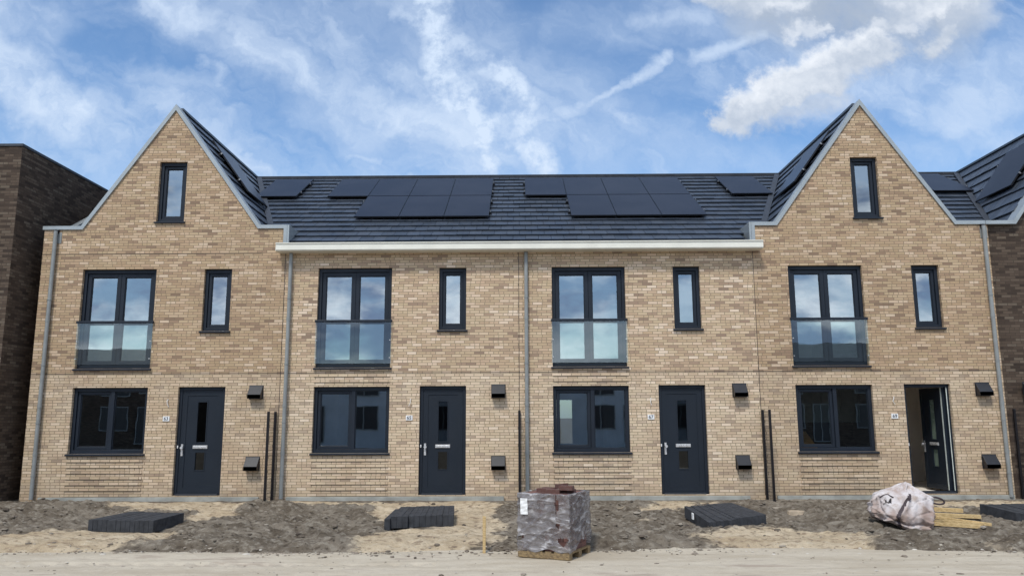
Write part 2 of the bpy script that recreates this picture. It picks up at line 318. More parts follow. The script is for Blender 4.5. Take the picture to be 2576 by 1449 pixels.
a1 = t.noise(mp.outputs[0], 1.7, 7, .66); a2 = t.noise(P, 7, 6, .65); a3 = t.noise(P, 90, 4, .7)
cc = t.mix(t.maprange(a1, .35, .65), (.45, .39, .305), (.56, .50, .405)); cc = t.mix(t.maprange(a2, .58, .75, 0., .5), cc, (.66, .61, .52)); cc = t.mix(t.maprange(a1, .56, .68, 0., .6), cc, (.29, .225, .18)); cc = t.mix(t.maprange(a2, .30, .42, .35, 0.), cc, (.30, .24, .19)); cc = t.mix(t.maprange(a3, .28, .42, .4, 0.), cc, (.22, .18, .14))
setb(t, b, cc, .95, spec=.12, bump=t.math('ADD', a2, t.math('MULTIPLY', a3, .5)), bstr=.7, bdist=.03); M['road'] = mm
mm, t, b, o = mat('pebble_stone'); g = t.new('ShaderNodeNewGeometry'); setb(t, b, t.ramp(g.outputs['Random Per Island'], [(0, (.10, .08, .06)), (.5, (.24, .20, .16)), (.85, (.40, .36, .30)), (1, (.62, .58, .52))]), .9); M['pebble'] = mm
mm, t, b, o = mat('soil_clod'); g = t.new('ShaderNodeNewGeometry'); setb(t, b, t.ramp(g.outputs['Random Per Island'], [(0, (.07, .055, .042)), (.4, (.13, .105, .08)), (.85, (.21, .18, .145)), (1, (.32, .28, .23))]), .95, bump=t.noise(g.outputs['Position'], 60, 4), bstr=.6, bdist=.01); M['clod'] = mm

# ------------------------------------------------------------ mesh builder
class MB:
    def __init__(s): s.v = []; s.f = []
    def add(s, vs, fs):
        k = len(s.v); s.v += [tuple(q) for q in vs]; s.f += [tuple(i+k for i in f) for f in fs]; return s
    def box(s, x0, x1, y0, y1, z0, z1):
        return s.add([(x0, y0, z0), (x1, y0, z0), (x1, y1, z0), (x0, y1, z0), (x0, y0, z1), (x1, y0, z1), (x1, y1, z1), (x0, y1, z1)],
                     [(0, 3, 2, 1), (4, 5, 6, 7), (0, 1, 5, 4), (1, 2, 6, 5), (2, 3, 7, 6), (3, 0, 4, 7)])
    def obox(s, c, U, V, N, a, b, h):     # oriented box: corner c, axes U,V,N with lengths
        c, U, V, N = Vector(c), Vector(U)*a, Vector(V)*b, Vector(N)*h
        vs = [c, c+U, c+U+V, c+V, c+N, c+U+N, c+U+V+N, c+V+N]
        return s.add(vs, [(0, 3, 2, 1), (4, 5, 6, 7), (0, 1, 5, 4), (1, 2, 6, 5), (2, 3, 7, 6), (3, 0, 4, 7)])
    def hexa(s, vs): return s.add(vs, [(0, 3, 2, 1), (4, 5, 6, 7), (0, 1, 5, 4), (1, 2, 6, 5), (2, 3, 7, 6), (3, 0, 4, 7)])
    def tube(s, pts, r, n=12, caps=True):
        pts = [Vector(p) for p in pts]; rings = []; ref = None
        for i, p in enumerate(pts):
            d = (pts[min(i+1, len(pts)-1)]-pts[max(i-1, 0)]).normalized()
            if ref is None: ref = d.orthogonal().normalized()
            a = (ref-d*ref.dot(d)).normalized(); ref = a; b_ = d.cross(a)
            rr = r[i] if isinstance(r, (list, tuple)) else r
            rings.append([p+(a*math.cos(2*math.pi*k/n)+b_*math.sin(2*math.pi*k/n))*rr for k in range(n)])
        vs = [q for g_ in rings for q in g_]; fs = []
        for i in range(len(rings)-1):
            for k in range(n): fs.append((i*n+k, i*n+(k+1) % n, (i+1)*n+(k+1) % n, (i+1)*n+k))
        if caps: fs += [tuple(range(n))[::-1], tuple(range((len(rings)-1)*n, len(rings)*n))]
        return s.add(vs, fs)
    def ring(s, x0, x1, z0, z1, wl, y0, y1):   # rectangular frame ring in xz, widths l,r,b,t
        l, r_, b_, t_ = wl if isinstance(wl, tuple) else (wl,)*4
        s.box(x0, x0+l, y0, y1, z0, z1); s.box(x1-r_, x1, y0, y1, z0, z1)
        s.box(x0+l, x1-r_, y0, y1, z0, z0+b_); s.box(x0+l, x1-r_, y0, y1, z1-t_, z1); return s
    def build(s, name, m_, parent=None, bevel=0., smooth=False):
        L = Vector((0, 0, 0)); p = parent
        if p is not None: L = Vector(p['_L'])
        me = bpy.data.meshes.new(name); me.from_pydata([(a-L.x, b_-L.y, c_-L.z) for a, b_, c_ in s.v], [], s.f); me.validate(); me.update()
        for mt in (m_ if isinstance(m_, list) else [m_]): me.materials.append(M[mt])
        o_ = bpy.data.objects.new(name, me); S.collection.objects.link(o_); o_['_L'] = tuple(L)
        if parent is not None: o_.parent = parent
        if bevel:
            md = o_.modifiers.new('bevel', 'BEVEL'); md.width = bevel; md.segments = 2; md.limit_method = 'ANGLE'
        if smooth:
            for q in me.polygons: q.use_smooth = True
        return o_
def thing(name, label, cat, loc=(0, 0, 0), group=None):
    e = bpy.data.objects.new(name, None); S.collection.objects.link(e); e.location = loc; e['_L'] = tuple(loc); e.empty_display_size = .2
    e['label'] = label; e['category'] = cat
    if group: e['group'] = group
    return e
def solo(mb, name, label, cat, m_, loc, group=None, bevel=0., smooth=False):   # thing that is one mesh
    L = Vector(loc); o_ = mb.build(name, m_, None, bevel, smooth)
    for v in o_.data.vertices: v.co -= L
    o_.location = L; o_['label'] = label; o_['category'] = cat
    if group: o_['group'] = group
    return o_

# ------------------------------------------------------------ terrain
def vnoise(x, y, seed):
    r_ = np.random.default_rng(seed); T = r_.random((256, 256)); xi = np.floor(x).astype(int); yi = np.floor(y).astype(int); fx = x-xi; fy = y-yi
    fx = fx*fx*(3-2*fx); fy = fy*fy*(3-2*fy); a = T[xi % 256, yi % 256]; b_ = T[(xi+1) % 256, yi % 256]; c_ = T[xi % 256, (yi+1) % 256]; d = T[(xi+1) % 256, (yi+1) % 256]
    return (a*(1-fx)+b_*fx)*(1-fy)+(c_*(1-fx)+d*fx)*fy-.5
def fbm(x, y, sc, octv, seed, g=.5):
    s_ = 0; a = 1.
    for k in range(octv): s_ = s_+a*vnoise(x*sc*2**k+17*k, y*sc*2**k+31*k, seed+k); a *= g
    return s_
def sstep(a, b_, x): t_ = np.clip((x-a)/(b_-a), 0, 1); return t_*t_*(3-2*t_)
SANDS = [(-7.2, -.9, 1.5, .55), (-6.0, -1.9, .55, .8), (-7.6, -4.9, 1.9, .75), (-6.5, -4.4, 1., .6), (-2.2, -.75, 1.9, .45), (-.95, -2.3, .55, 1.3), (-1.5, -4.7, .95, 1.2), (-2.6, -1.7, .4, .8), (3.6, -.8, .9, .4), (4.3, -4.8, 1.35, .9), (2.9, -1.5, .5, .5), (9.6, -1.0, 2.0, .6), (-3.6, -.55, 1.3, .22)]
def sandmask(x, y):
    wx = x+.55*fbm(x, y, .9, 4, 5); wy = y+.5*fbm(x, y, .9, 4, 9); s_ = np.zeros_like(x)
    for cx, cy, rx, ry in SANDS: s_ = np.maximum(s_, 1-sstep(.7, 1.25, np.sqrt(((wx-cx)/rx/1.12)**2+((wy-cy)/ry/1.12)**2)))
    s_ = np.maximum(s_, .42*sstep(.42, .66, fbm(x*.55, y*1.6, 1.5, 4, 140, .6)))
    return s_
ROADZ = -.27
def edge_y(x): return -5.45+.28*fbm(x, x*0+3.3, .35, 4, 21)*1.0
BUND = [(-6.8, -3.45), (-1.8, -2.9), (3.65, -3.0), (9.4, -2.8), (7.2, -3.3)]
def ground_z(x, y):
    x = np.asarray(x, float); y = np.asarray(y, float)
    e = edge_y(x); base = np.interp(y, [-6., -5., -3.8, -2.4, -.8, -.2, .5], [-.24, -.22, -.225, -.175, -.12, -.10, -.10])
    s_ = sandmask(x, y); amp = .15*(1-.45*s_)
    flat = np.ones_like(x)
    for cx, cy in BUND: flat = np.minimum(flat, sstep(.55, 1.1, np.hypot((x-cx)/1.0, (y-cy)/.8)))
    amp = amp*(.25+.75*flat)*sstep(.1, -.9, y)
    n = fbm(x, y*1.3, .8, 3, 33)*.8+fbm(x, y*1.3, 3.2, 3, 44, .6)*.6+fbm(x, y*1.2, 11, 2, 88, .6)*.30
    rid = 1-np.abs(fbm(x*.8, y*2.4, 1.9, 4, 66, .55))*3.2
    z = base+amp*(n+.42*rid*(1-.7*s_))
    z = z+.05*sstep(.9, 0, np.abs(y-e-.55))*(1-.4*s_)
    # bank down to the road
    k = sstep(e+.22, e-.28, y); z = z*(1-k)+(ROADZ-.12)*k
    near = sstep(13.5, 12.0, np.abs(x)); z = np.where(y < e-.3, ROADZ-.12, z)
    return z
def grid(name, xs, ys, zf, m_, extra=None):
    X, Y = np.meshgrid(xs, ys); Z = zf(X, Y); nx, ny = len(xs), len(ys); me = bpy.data.meshes.new(name)
    co_ = np.stack([X.ravel(), Y.ravel(), Z.ravel()], 1).astype(np.float32); me.vertices.add(nx*ny); me.vertices.foreach_set('co', co_.ravel())
    i = np.arange(nx-1); j = np.arange(ny-1); I, J = np.meshgrid(i, j); a = (J*nx+I).ravel(); q = np.stack([a, a+1, a+nx+1, a+nx], 1).astype(np.int32)
    me.loops.add(q.size); me.loops.foreach_set('vertex_index', q.ravel()); me.polygons.add(len(q)); me.polygons.foreach_set('loop_start', np.arange(0, q.size, 4, dtype=np.int32)); me.polygons.foreach_set('loop_total', np.full(len(q), 4, np.int32))
    me.update(); me.validate(); me.polygons.foreach_set('use_smooth', np.ones(len(q), bool)); me.materials.append(M[m_])
    if extra is not None:
        at_ = me.attributes.new('sand', 'FLOAT', 'POINT'); at_.data.foreach_set('value', extra(X, Y).ravel().astype(np.float32))
    o_ = bpy.data.objects.new(name, me); S.collection.objects.link(o_); o_['kind'] = 'structure'; return o_
def axis(a, b_, st, far): return np.concatenate([-np.geomspace(far, -a+.5, 10) if a < 0 else [], np.arange(a, b_+st/2, st), np.geomspace(b_+.5, far, 10)])
grid('ground', axis(-13, 13, .035, 600), np.concatenate([-np.geomspace(600, 6.6, 10), np.arange(-6.2, .45, .03), np.geomspace(.8, 600, 10)]), ground_z, 'ground', sandmask)
def road_z(x, y):
    z = ROADZ+.028*fbm(x*.4, y*2.2, 1., 4, 71)+.006*fbm(x, y, 7, 3, 72)
    for cy_, dp_ in ((-7.25, .012), (-7.9, .014), (-6.9, .008)): z = z-dp_*np.exp(-((y-cy_-.06*np.sin(x*.5+cy_)-.05*fbm(x, x*0, .8, 3, 90))/.07)**2)*sstep(-.25, .25, fbm(x, y*.3, .5, 2, 91))
    tr = (np.abs(y+6.55-.03*np.sin(x*.6)) < .13) & (x < -1.2)
    z = z-np.where(tr, .012+.020*(np.sin(x*21+np.abs(y+6.55)*14) > .2), 0)
    return z
grid('road', np.concatenate([-np.geomspace(80, 13.6, 8), np.arange(-13, 13, .04), np.geomspace(13.6, 80, 8)]), np.concatenate([np.arange(-13, -9.5, .25), np.arange(-9.5, -5.0, .03)]), road_z, 'road')

def lumps(name, n, spot, rfun, m_, flat=.6):
    mb = MB(); t_ = (1+5**.5)/2; base = [(-1, t_, 0), (1, t_, 0), (-1, -t_, 0), (1, -t_, 0), (0, -1, t_), (0, 1, t_), (0, -1, -t_), (0, 1, -t_), (t_, 0, -1), (t_, 0, 1), (-t_, 0, -1), (-t_, 0, 1)]
    fs = [(0, 11, 5), (0, 5, 1), (0, 1, 7), (0, 7, 10), (0, 10, 11), (1, 5, 9), (5, 11, 4), (11, 10, 2), (10, 7, 6), (7, 1, 8), (3, 9, 4), (3, 4, 2), (3, 2, 6), (3, 6, 8), (3, 8, 9), (4, 9, 5), (2, 4, 11), (6, 2, 10), (8, 6, 7), (9, 8, 1)]
    P_ = np.array([spot() for _ in range(n)]); Z_ = np.maximum(ground_z(P_[:, 0], P_[:, 1]), np.where(P_[:, 1] < -5.0, ROADZ, -9))
    for (x, y), z in zip(P_, Z_):
        r_ = rfun()/1.9; a = random.random()*6.3; sx, sy, sz = r_*random.uniform(.7, 1.5), r_*random.uniform(.7, 1.2), r_*random.uniform(.5, .9)*flat
        vs = []
        for p in base:
            k = random.uniform(.8, 1.2); q = (p[0]*sx*k, p[1]*sy*k, p[2]*sz*k); vs.append((x+q[0]*math.cos(a)-q[1]*math.sin(a), y+q[0]*math.sin(a)+q[1]*math.cos(a), z+q[2]+sz*.3))
        mb.add(vs, fs)
    o_ = mb.build(name, m_, None, smooth=False); o_['kind'] = 'stuff'; return o_
def soilspot():
    while True:
        x = random.uniform(-11.5, 11.5); y = random.uniform(-5.55, -.35)
        if sandmask(np.array([x]), np.array([y]))[0] < .3 or random.random() < .12: return x, y
o_ = lumps('soil_clods', 4200, soilspot, lambda: min(.075, .010+random.expovariate(1/.011)), 'clod'); o_['label'] = 'crumbly dark soil clods lying over the front gardens'; o_['category'] = 'soil clods'
def peb():
    x = random.uniform(-11, 11); return x, float(edge_y(np.array([x]))[0])+random.gauss(-.12, .16) if random.random() < .7 else random.uniform(-8.5, -5.8)
o_ = lumps('pebbles', 1500, peb, lambda: min(.05, .008+random.expovariate(1/.008)), 'pebble'); o_['label'] = 'small stones and grit along the edge of the sand road'; o_['category'] = 'pebbles'

# ------------------------------------------------------------ houses
def clip(poly, a, b_, c_):    # keep a*x+b*z<=c
    res = []
    for i in range(len(poly)):
        p, q = poly[i], poly[(i+1) % len(poly)]; dp = a*p[0]+b_*p[1]-c_; dq = a*q[0]+b_*q[1]-c_
        if dp <= 1e-9: res.append(p)
        if (dp < -1e-9 and dq > 1e-9) or (dp > 1e-9 and dq < -1e-9):
            t_ = dp/(dp-dq); res.append((p[0]+t_*(q[0]-p[0]), p[1]+t_*(q[1]-p[1])))
    return res
def facade(mb, regions, holes, y, flip=False):
    # regions: (x0,x1,z0,z1,[halfplanes])
    for x0, x1, z0, z1, hp in regions:
        xs = sorted({x0, x1, *[h[0] for h in holes if x0 < h[0] < x1], *[h[1] for h in holes if x0 < h[1] < x1]}); zs = sorted({z0, z1, *[h[2] for h in holes if z0 < h[2] < z1], *[h[3] for h in holes if z0 < h[3] < z1]})
        for i in range(len(xs)-1):
            for j in range(len(zs)-1):
                cx, cz = (xs[i]+xs[i+1])/2, (zs[j]+zs[j+1])/2
                if any(h[0] < cx < h[1] and h[2] < cz < h[3] for h in holes): continue
                p = [(xs[i], zs[j]), (xs[i+1], zs[j]), (xs[i+1], zs[j+1]), (xs[i], zs[j+1])]
                for a, b_, c_ in hp:
                    p = clip(p, a, b_, c_)
                    if len(p) < 3: break
                if len(p) < 3: continue
                if flip: p = p[::-1]
                mb.add([(q[0], y, q[1]) for q in p], [tuple(range(len(p)))])
def reveals(mb, holes, y0, y1):
    for x0, x1, z0, z1 in holes:
        v = [(x0, y0, z0), (x1, y0, z0), (x1, y0, z1), (x0, y0, z1), (x0, y1, z0), (x1, y1, z0), (x1, y1, z1), (x0, y1, z1)]
        mb.add(v, [(0, 1, 5, 4), (1, 2, 6, 5), (2, 3, 7, 6), (3, 0, 4, 7)])
RIDGE_Y, RIDGE_Z, EAVE_Y, EAVE_Z = 5.75, 9.08, -.18, 5.60
PAR = 6.16     # parapet height
slope_v = Vector((0, RIDGE_Y-EAVE_Y, RIDGE_Z-EAVE_Z)); SLEN = slope_v.length; slope_v.normalize(); slope_n = Vector((1, 0, 0)).cross(slope_v)
def main_z(y): return EAVE_Z+(y-EAVE_Y)*(RIDGE_Z-EAVE_Z)/(RIDGE_Y-EAVE_Y)
def tiles(mb, O, Ud, Vd, N, width, length, gauge=.408, tw=.30, keep=None, rnd=None, tw_g=None):
    rr = rnd or random; O, Ud, Vd, N = Vector(O), Vector(Ud), Vector(Vd), Vector(N); nc = int(math.ceil(length/gauge-.05)); k = 0
    if tw_g is not None: offg = -((tw_g) % tw)
    else: offg = 0
    for c_ in range(nc):
        v0 = c_*gauge; ln = min(gauge*1.12, length-v0+.02); offc = offg-tw*(.5*(c_ % 2)); wob = rr.uniform(0, 6)
        n_ = int(width/tw)+3
        for i in range(n_):
            u0, u1 = offc+i*tw, offc+(i+1)*tw
            if tw_g is None: u0 = max(0, u0); u1 = min(width, u1)
            elif not (0 <= (u0+u1)/2 < width): continue
            if u1-u0 < .03: continue
            cpt = O+Ud*((u0+u1)/2)+Vd*(v0+gauge/2)
            if keep and not keep(cpt): continue
            lift = .052+rr.uniform(-.004, .004)+.004*math.sin(i*.35+wob); g_ = .004; dv = rr.uniform(-.006, .006)
            a = O+Ud*(u0+g_)+Vd*(v0+dv); b_ = O+Ud*(u1-g_)+Vd*(v0+dv); c2 = O+Ud*(u1-g_)+Vd*(v0+ln); d = O+Ud*(u0+g_)+Vd*(v0+ln)
            mb.hexa([a+N*(lift-.032), b_+N*(lift-.032), c2-N*.02, d-N*.02, a+N*lift, b_+N*lift, c2+N*.008, d+N*.008])
def offset_line(pts, t_):
    P_ = [Vector((p[0], p[1])) for p in pts]; res = []
    for i in range(len(P_)):
        ns = []
        if i > 0: d = (P_[i]-P_[i-1]).normalized(); ns.append(Vector((d.y, -d.x)))
        if i < len(P_)-1: d = (P_[i+1]-P_[i]).normalized(); ns.append(Vector((d.y, -d.x)))
        if len(ns) == 1: res.append(P_[i]+ns[0]*t_)
        else: b_ = (ns[0]+ns[1]).normalized(); res.append(P_[i]+b_*(t_/max(.3, b_.dot(ns[0]))))
    return res
def coping_mesh(pts, t_, y0, y1):
    mb = MB(); Q = offset_line(pts, t_); n_ = len(pts); vs = []
    for p, q in zip(pts, Q): vs += [(p[0], y0, p[1]), (q.x, y0, q.y), (q.x, y1, q.y), (p[0], y1, p[1])]
    fs = []
    for i in range(n_-1):
        a, b_ = i*4, i*4+4
        for k in range(4): fs.append((a+k, a+(k+1) % 4, b_+(k+1) % 4, b_+k))
    fs += [(0, 1, 2, 3), tuple((n_-1)*4+k for k in (3, 2, 1, 0))]; return mb.add(vs, fs)

def window(parent, kind, x0, x1, z0, z1):
    Y = .075
    f = MB(); f.ring(x0, x1, z0, z1, (.075, .075, .08, .085), Y, Y+.07)
    if kind == 'living': xm = (x0+x1)/2+.035; f.box(xm-.04, xm+.04, Y, Y+.07, z0+.08, z1-.085)
    fo = f.build('window', 'frame', parent, .004)
    def sash(a, b_, c_, d, wd=.085, y=Y+.035):
        sm_ = MB().ring(a, b_, c_, d, wd, y, y+.06).ring(a+wd, b_-wd, c_+wd, d-wd, .014, y+.018, y+.05).build('sash', 'frame', fo, .004)
        return (a+wd+.014, b_-wd-.014, c_+wd+.014, d-wd-.014)
    def pane(a, b_, c_, d, y=Y+.075, mt='glass'): MB().add([(a-.004, y, c_-.004), (b_+.004, y, c_-.004), (b_+.004, y, d+.004), (a-.004, y, d+.004)], [(0, 1, 2, 3)]).build('pane', mt, fo)
    if kind == 'french':
        xm = (x0+x1)/2
        g1 = sash(x0+.08, xm-.003, z0+.085, z1-.09, .088); g2 = sash(xm+.003, x1-.08, z0+.085, z1-.09, .088); pane(*g1); pane(*g2)
    elif kind == 'living':
        g1 = sash(x0+.08, xm-.043, z0+.085, z1-.09, .062); pane(*g1); pane(xm+.04, x1-.075, z0+.08, z1-.085, Y+.055)
        MB().ring(xm+.04, x1-.075, z0+.08, z1-.085, .016, Y+.03, Y+.05).build('glazing_bead', 'frame', fo)
    else:
        g1 = sash(x0+.08, x1-.08, z0+.085, z1-.09, .062); pane(*g1)
    # aluminium drip sill
    s_ = MB(); e = .035
    s_.hexa([(x0-e, -.055, z0-.045), (x1+e, -.055, z0-.045), (x1+e, .07, z0-.045), (x0-e, .07, z0-.045), (x0-e, -.055, z0-.012), (x1+e, -.055, z0-.012), (x1+e, .07, z0+.008), (x0-e, .07, z0+.008)])
    s_.build('sill', 'frame', fo, .004)
    return fo
def juliet(parent, x0, x1, z0, z1):
    MB().box(x0-.03, x1+.03, -.060, -.010, z0+1.03, z0+1.085).build('balcony_rail', 'frame', parent, .006)
    g_ = MB().add([(x0-.015, -.033, z0+.09), (x1+.015, -.033, z0+.09), (x1+.015, -.033, z0+1.03), (x0-.015, -.033, z0+1.03)], [(0, 1, 2, 3)]).build('glass_balustrade', 'rail_glass', parent)
    for xx in (x0+.015, x1-.015):
        for zz in (z0+.22, z0+.62): MB().tube([(xx, -.052, zz), (xx, .01, zz)], .011, 10).build('glass_clamp', 'chrome', g_)
def door(parent, x0, x1, z0, z1, opened=False):
    Y = .075; f = MB(); f.ring(x0, x1, z0, z1, (.07, .07, .05, .075), Y, Y+.08); f.build('door_frame', 'frame', parent, .004)
    MB().box(x0+.07, x1-.07, Y-.06, Y+.1, z0, z0+.028).build('threshold', 'zinc', parent, .003)
    a, b_, c_, d = x0+.075, x1-.075, z0+.055, z1-.08; W = b_-a; T = .06
    HX, HY = b_, Y+.075
    def tf(mb):
        if not opened: return mb
        th = R(86.5); cs, sn = math.cos(th), math.sin(th)
        mb.v = [(HX+(x-HX)*cs+(y-HY)*sn, HY-(x-HX)*sn+(y-HY)*cs, z) for x, y, z in mb.v]; return mb
    y = Y+.03; gx = (a+b_)/2; gw = .10
    leaf = MB(); G = [(gx-gw, gx+gw, z0+.55, z0+.93), (gx-gw, gx+gw, z0+1.16, z0+2.05)]
    def fd(yy): facade(leaf, [(a, b_, c_, d, [])], G, yy)
    fd(y); fd(y+T); reveals(leaf, G, y, y+T); leaf.add([(a, y, c_), (b_, y, c_), (b_, y, d), (a, y, d), (a, y+T, c_), (b_, y+T, c_), (b_, y+T, d), (a, y+T, d)], [(0, 1, 5, 4), (1, 2, 6, 5), (2, 3, 7, 6), (3, 0, 4, 7)])
    leaf.ring(a, b_, c_, d, .115, y-.012, y-.0015)            # raised stile band
    leaf.ring(gx-gw-.022, gx+gw+.022, z0+.528, z0+.952, .020, y-.008, y-.001); leaf.ring(gx-gw-.022, gx+gw+.022, z0+1.138, z0+2.072, .020, y-.008, y-.001)
    MB().box(x0+.022, x0+.048, Y-.012, Y, z0+1.03, z0+1.09).build('door_bell', 'white', parent, .003)
    lf = tf(leaf).build('door', 'door', parent)
    for q in G: tf(MB().add([(q[0], y+.02, q[2]), (q[1], y+.02, q[2]), (q[1], y+.02, q[3]), (q[0], y+.02, q[3])], [(0, 1, 2, 3)])).build('glass_strip', 'frost' if opened else 'door_glass', lf)
    tf(MB().box(gx-.165, gx+.165, y-.022, y-.001, z0+1.02, z0+1.09).box(gx-.14, gx+.14, y-.028, y-.022, z0+1.035, z0+1.075)).build('letter_slot', 'chrome', lf, .006)
    hx = a+.055
    h = MB().box(hx-.022, hx+.022, y-.024, y-.012, z0+.86, z0+1.12); h.tube([(hx+.008, y-.02, z0+1.04), (hx+.008, y-.05, z0+1.04), (hx+.008, y-.065, z0+1.04)], [.014, .02, .036], 14); h.tube([(hx+.008, y-.065, z0+1.04), (hx+.008, y-.09, z0+1.04)], [.036, .030], 14)
    tf(h).build('door_handle', 'chrome', lf)
    if opened:
        MB().box(x1-.135, x1-.072, .155, .20, z0+.06, z1-.08).box(x1-.064, x1-.05, .068, .0745, z0+.06, z1-.08).build('weather_strip', 'whitestrip', parent)
    return lf
def vent(parent, x0, z0, wv=.30, h=.285):
    x1 = x0+wv; z1 = z0+h; D_ = .17; mb = MB()
    v = [(x0, -D_, z0+.02), (x0, -D_, z0+h*.42), (x0, 0, z1), (x0, 0, z0)]; v2 = [(x1, p[1], p[2]) for p in v]; zf = z0+h*.30
    mb.add([(x0, -D_, z0), (x0, -D_, zf), (x0, -.01, z1), (x0, .0, z0), (x1, -D_, z0), (x1, -D_, zf), (x1, -.01, z1), (x1, .0, z0)], [(0, 1, 2, 3), (7, 6, 5, 4), (0, 4, 5, 1), (1, 5, 6, 2)])
    mb.box(x0-.012, x1+.012, -.012, .0, z0-.012, z1+.012); mb.box(x0, x1, -D_, -D_+.01, z0-.006, zf+.004)
    o_ = mb.build('vent_hood', 'vent', parent, .004); return o_
def pipe(parent, x, ztop, zbot=-.05, hopper=False):
    mb = MB().tube([(x, -.075, zbot), (x, -.075, ztop)], .043, 16)
    for z in (.9, 1.95, 3.9): mb.tube([(x, -.075, z), (x, -.075, z+.07)], .050, 16)
    if hopper: mb.box(x-.05, x+.11, -.012, .0, ztop-.28, ztop-.02)
    o_ = mb.build('downpipe', 'pipe', parent, smooth=False)
    for z in (.45, 1.6, 2.9, 4.4):
        MB().tube([(x, -.075, z), (x, -.075, z+.025)], .053, 16).box(x-.012, x+.012, -.03, 0, z, z+.025).build('pipe_bracket', 'pipe', o_)
    if hopper: MB().tube([(x, -.075, ztop), (x, .02, ztop+.03)], .036, 12).box(x-.04, x+.05, -.03, -.002, ztop-.05, ztop+.03).build('outlet', 'black', o_)
def number_plate(parent, x, z, txt):
    p = MB().box(x-.075, x+.075, -.016, 0, z-.055, z+.055).build('number_plate', 'white', parent, .003)
    cu = bpy.data.curves.new('n', 'FONT'); cu.body = txt; cu.size = .105; cu.align_x = 'CENTER'; cu.align_y = 'CENTER'; cu.extrude = .0015; cu.resolution_u = 3; cu.offset = .0015
    to = bpy.data.objects.new('n', cu); S.collection.objects.link(to); bpy.context.view_layer.update()
    me = bpy.data.meshes.new_from_object(to.evaluated_get(bpy.context.evaluated_depsgraph_get())); bpy.data.objects.remove(to)
    L = Vector(p['_L'])
    for v in me.vertices: a = v.co.copy(); v.co = Vector((x+a.x, -.0185-a.z, z+a.y))-L
    me.materials.clear(); me.materials.append(M['ink']); me.name = 'number'; o_ = bpy.data.objects.new('number', me); S.collection.objects.link(o_); o_.parent = p
def cable(parent, x, z, k):
    rr = random.Random(k); pts = [(x, -.002, z), (x+rr.uniform(-.02, .02), -.03, z-.03), (x-.03+rr.uniform(-.02, .04), -.04, z-.10), (x+rr.uniform(-.03, .05), -.03, z-.17)]
    MB().tube(pts, .006, 6).build('lamp_cable', 'white', parent)
def relief(parent, x0, x1, zlist, bm_='brick'):
    mb = MB()
    for z in zlist: mb.box(x0, x1, -.022, .0-.001, z+.002, z+ROW-.008)
    mb.build('brick_relief', bm_, parent)
def panel(parent, O, Ud, Vd, N, wd, ln, lift=.10, first=True, last=True):
    O, Ud, Vd, N = Vector(O), Vector(Ud), Vector(Vd), Vector(N); g_ = .006
    c_ = O+Ud*g_+Vd*g_+N*lift; p = MB().obox(c_, Ud, Vd, N, wd-2*g_, ln-2*g_, .034).build('solar_panel', 'solar_frame', parent)
    MB().obox(c_+Ud*.012+Vd*.012+N*.0345, Ud, Vd, N, wd-2*g_-.024, ln-2*g_-.024, .0015).build('glass', 'solar', p)
    for f_ in (.22, .72): MB().obox(O+Vd*(ln*f_)-Ud*.055+N*.045, Ud, Vd, N, wd+.11, .04, .05).build('mounting_rail', 'black', p)
    ends = ([-.03] if first else [])+([wd+.005] if last else [])
    for f_ in (.22, .72):
        for e_ in ends: MB().obox(O+Ud*e_+Vd*(ln*f_+.002)+N*.096, Ud, Vd, N, .025, .036, .045).build('clamp', 'clamp', p)
def rooms(parent, bx, w_, attic=None, through=False, kitchen=False):
    mb = MB(); y0 = .305
    def shell(mb, x0, x1, ya, yb, z0, z1, skip=()):
        v = [(x0, ya, z0), (x1, ya, z0), (x1, yb, z0), (x0, yb, z0), (x0, ya, z1), (x1, ya, z1), (x1, yb, z1), (x0, yb, z1)]
        F = {'b': (0, 1, 2, 3), 't': (4, 7, 6, 5), 'r': (1, 5, 6, 2), 'k': (2, 6, 7, 3), 'l': (3, 7, 4, 0)}
        mb.add(v, [F[k] for k in F if k not in skip])
    shell(mb, bx+.15, bx+3.0, y0, 10.9 if through else 5.2, .01, 2.60, ('k',) if through else ())
    if through: facade(mb, [(bx+.15, bx+3.0, .01, 2.6, [])], [(bx+.5, bx+1.9, .75, 2.3)], 10.9)
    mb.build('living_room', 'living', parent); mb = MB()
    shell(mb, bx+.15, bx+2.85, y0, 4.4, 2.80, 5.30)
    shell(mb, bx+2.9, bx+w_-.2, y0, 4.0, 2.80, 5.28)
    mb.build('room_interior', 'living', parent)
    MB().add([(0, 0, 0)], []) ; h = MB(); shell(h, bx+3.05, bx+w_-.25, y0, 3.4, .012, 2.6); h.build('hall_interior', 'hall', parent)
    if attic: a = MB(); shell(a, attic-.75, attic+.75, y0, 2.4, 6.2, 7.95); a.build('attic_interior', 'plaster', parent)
ROOF_BACK = 11.5
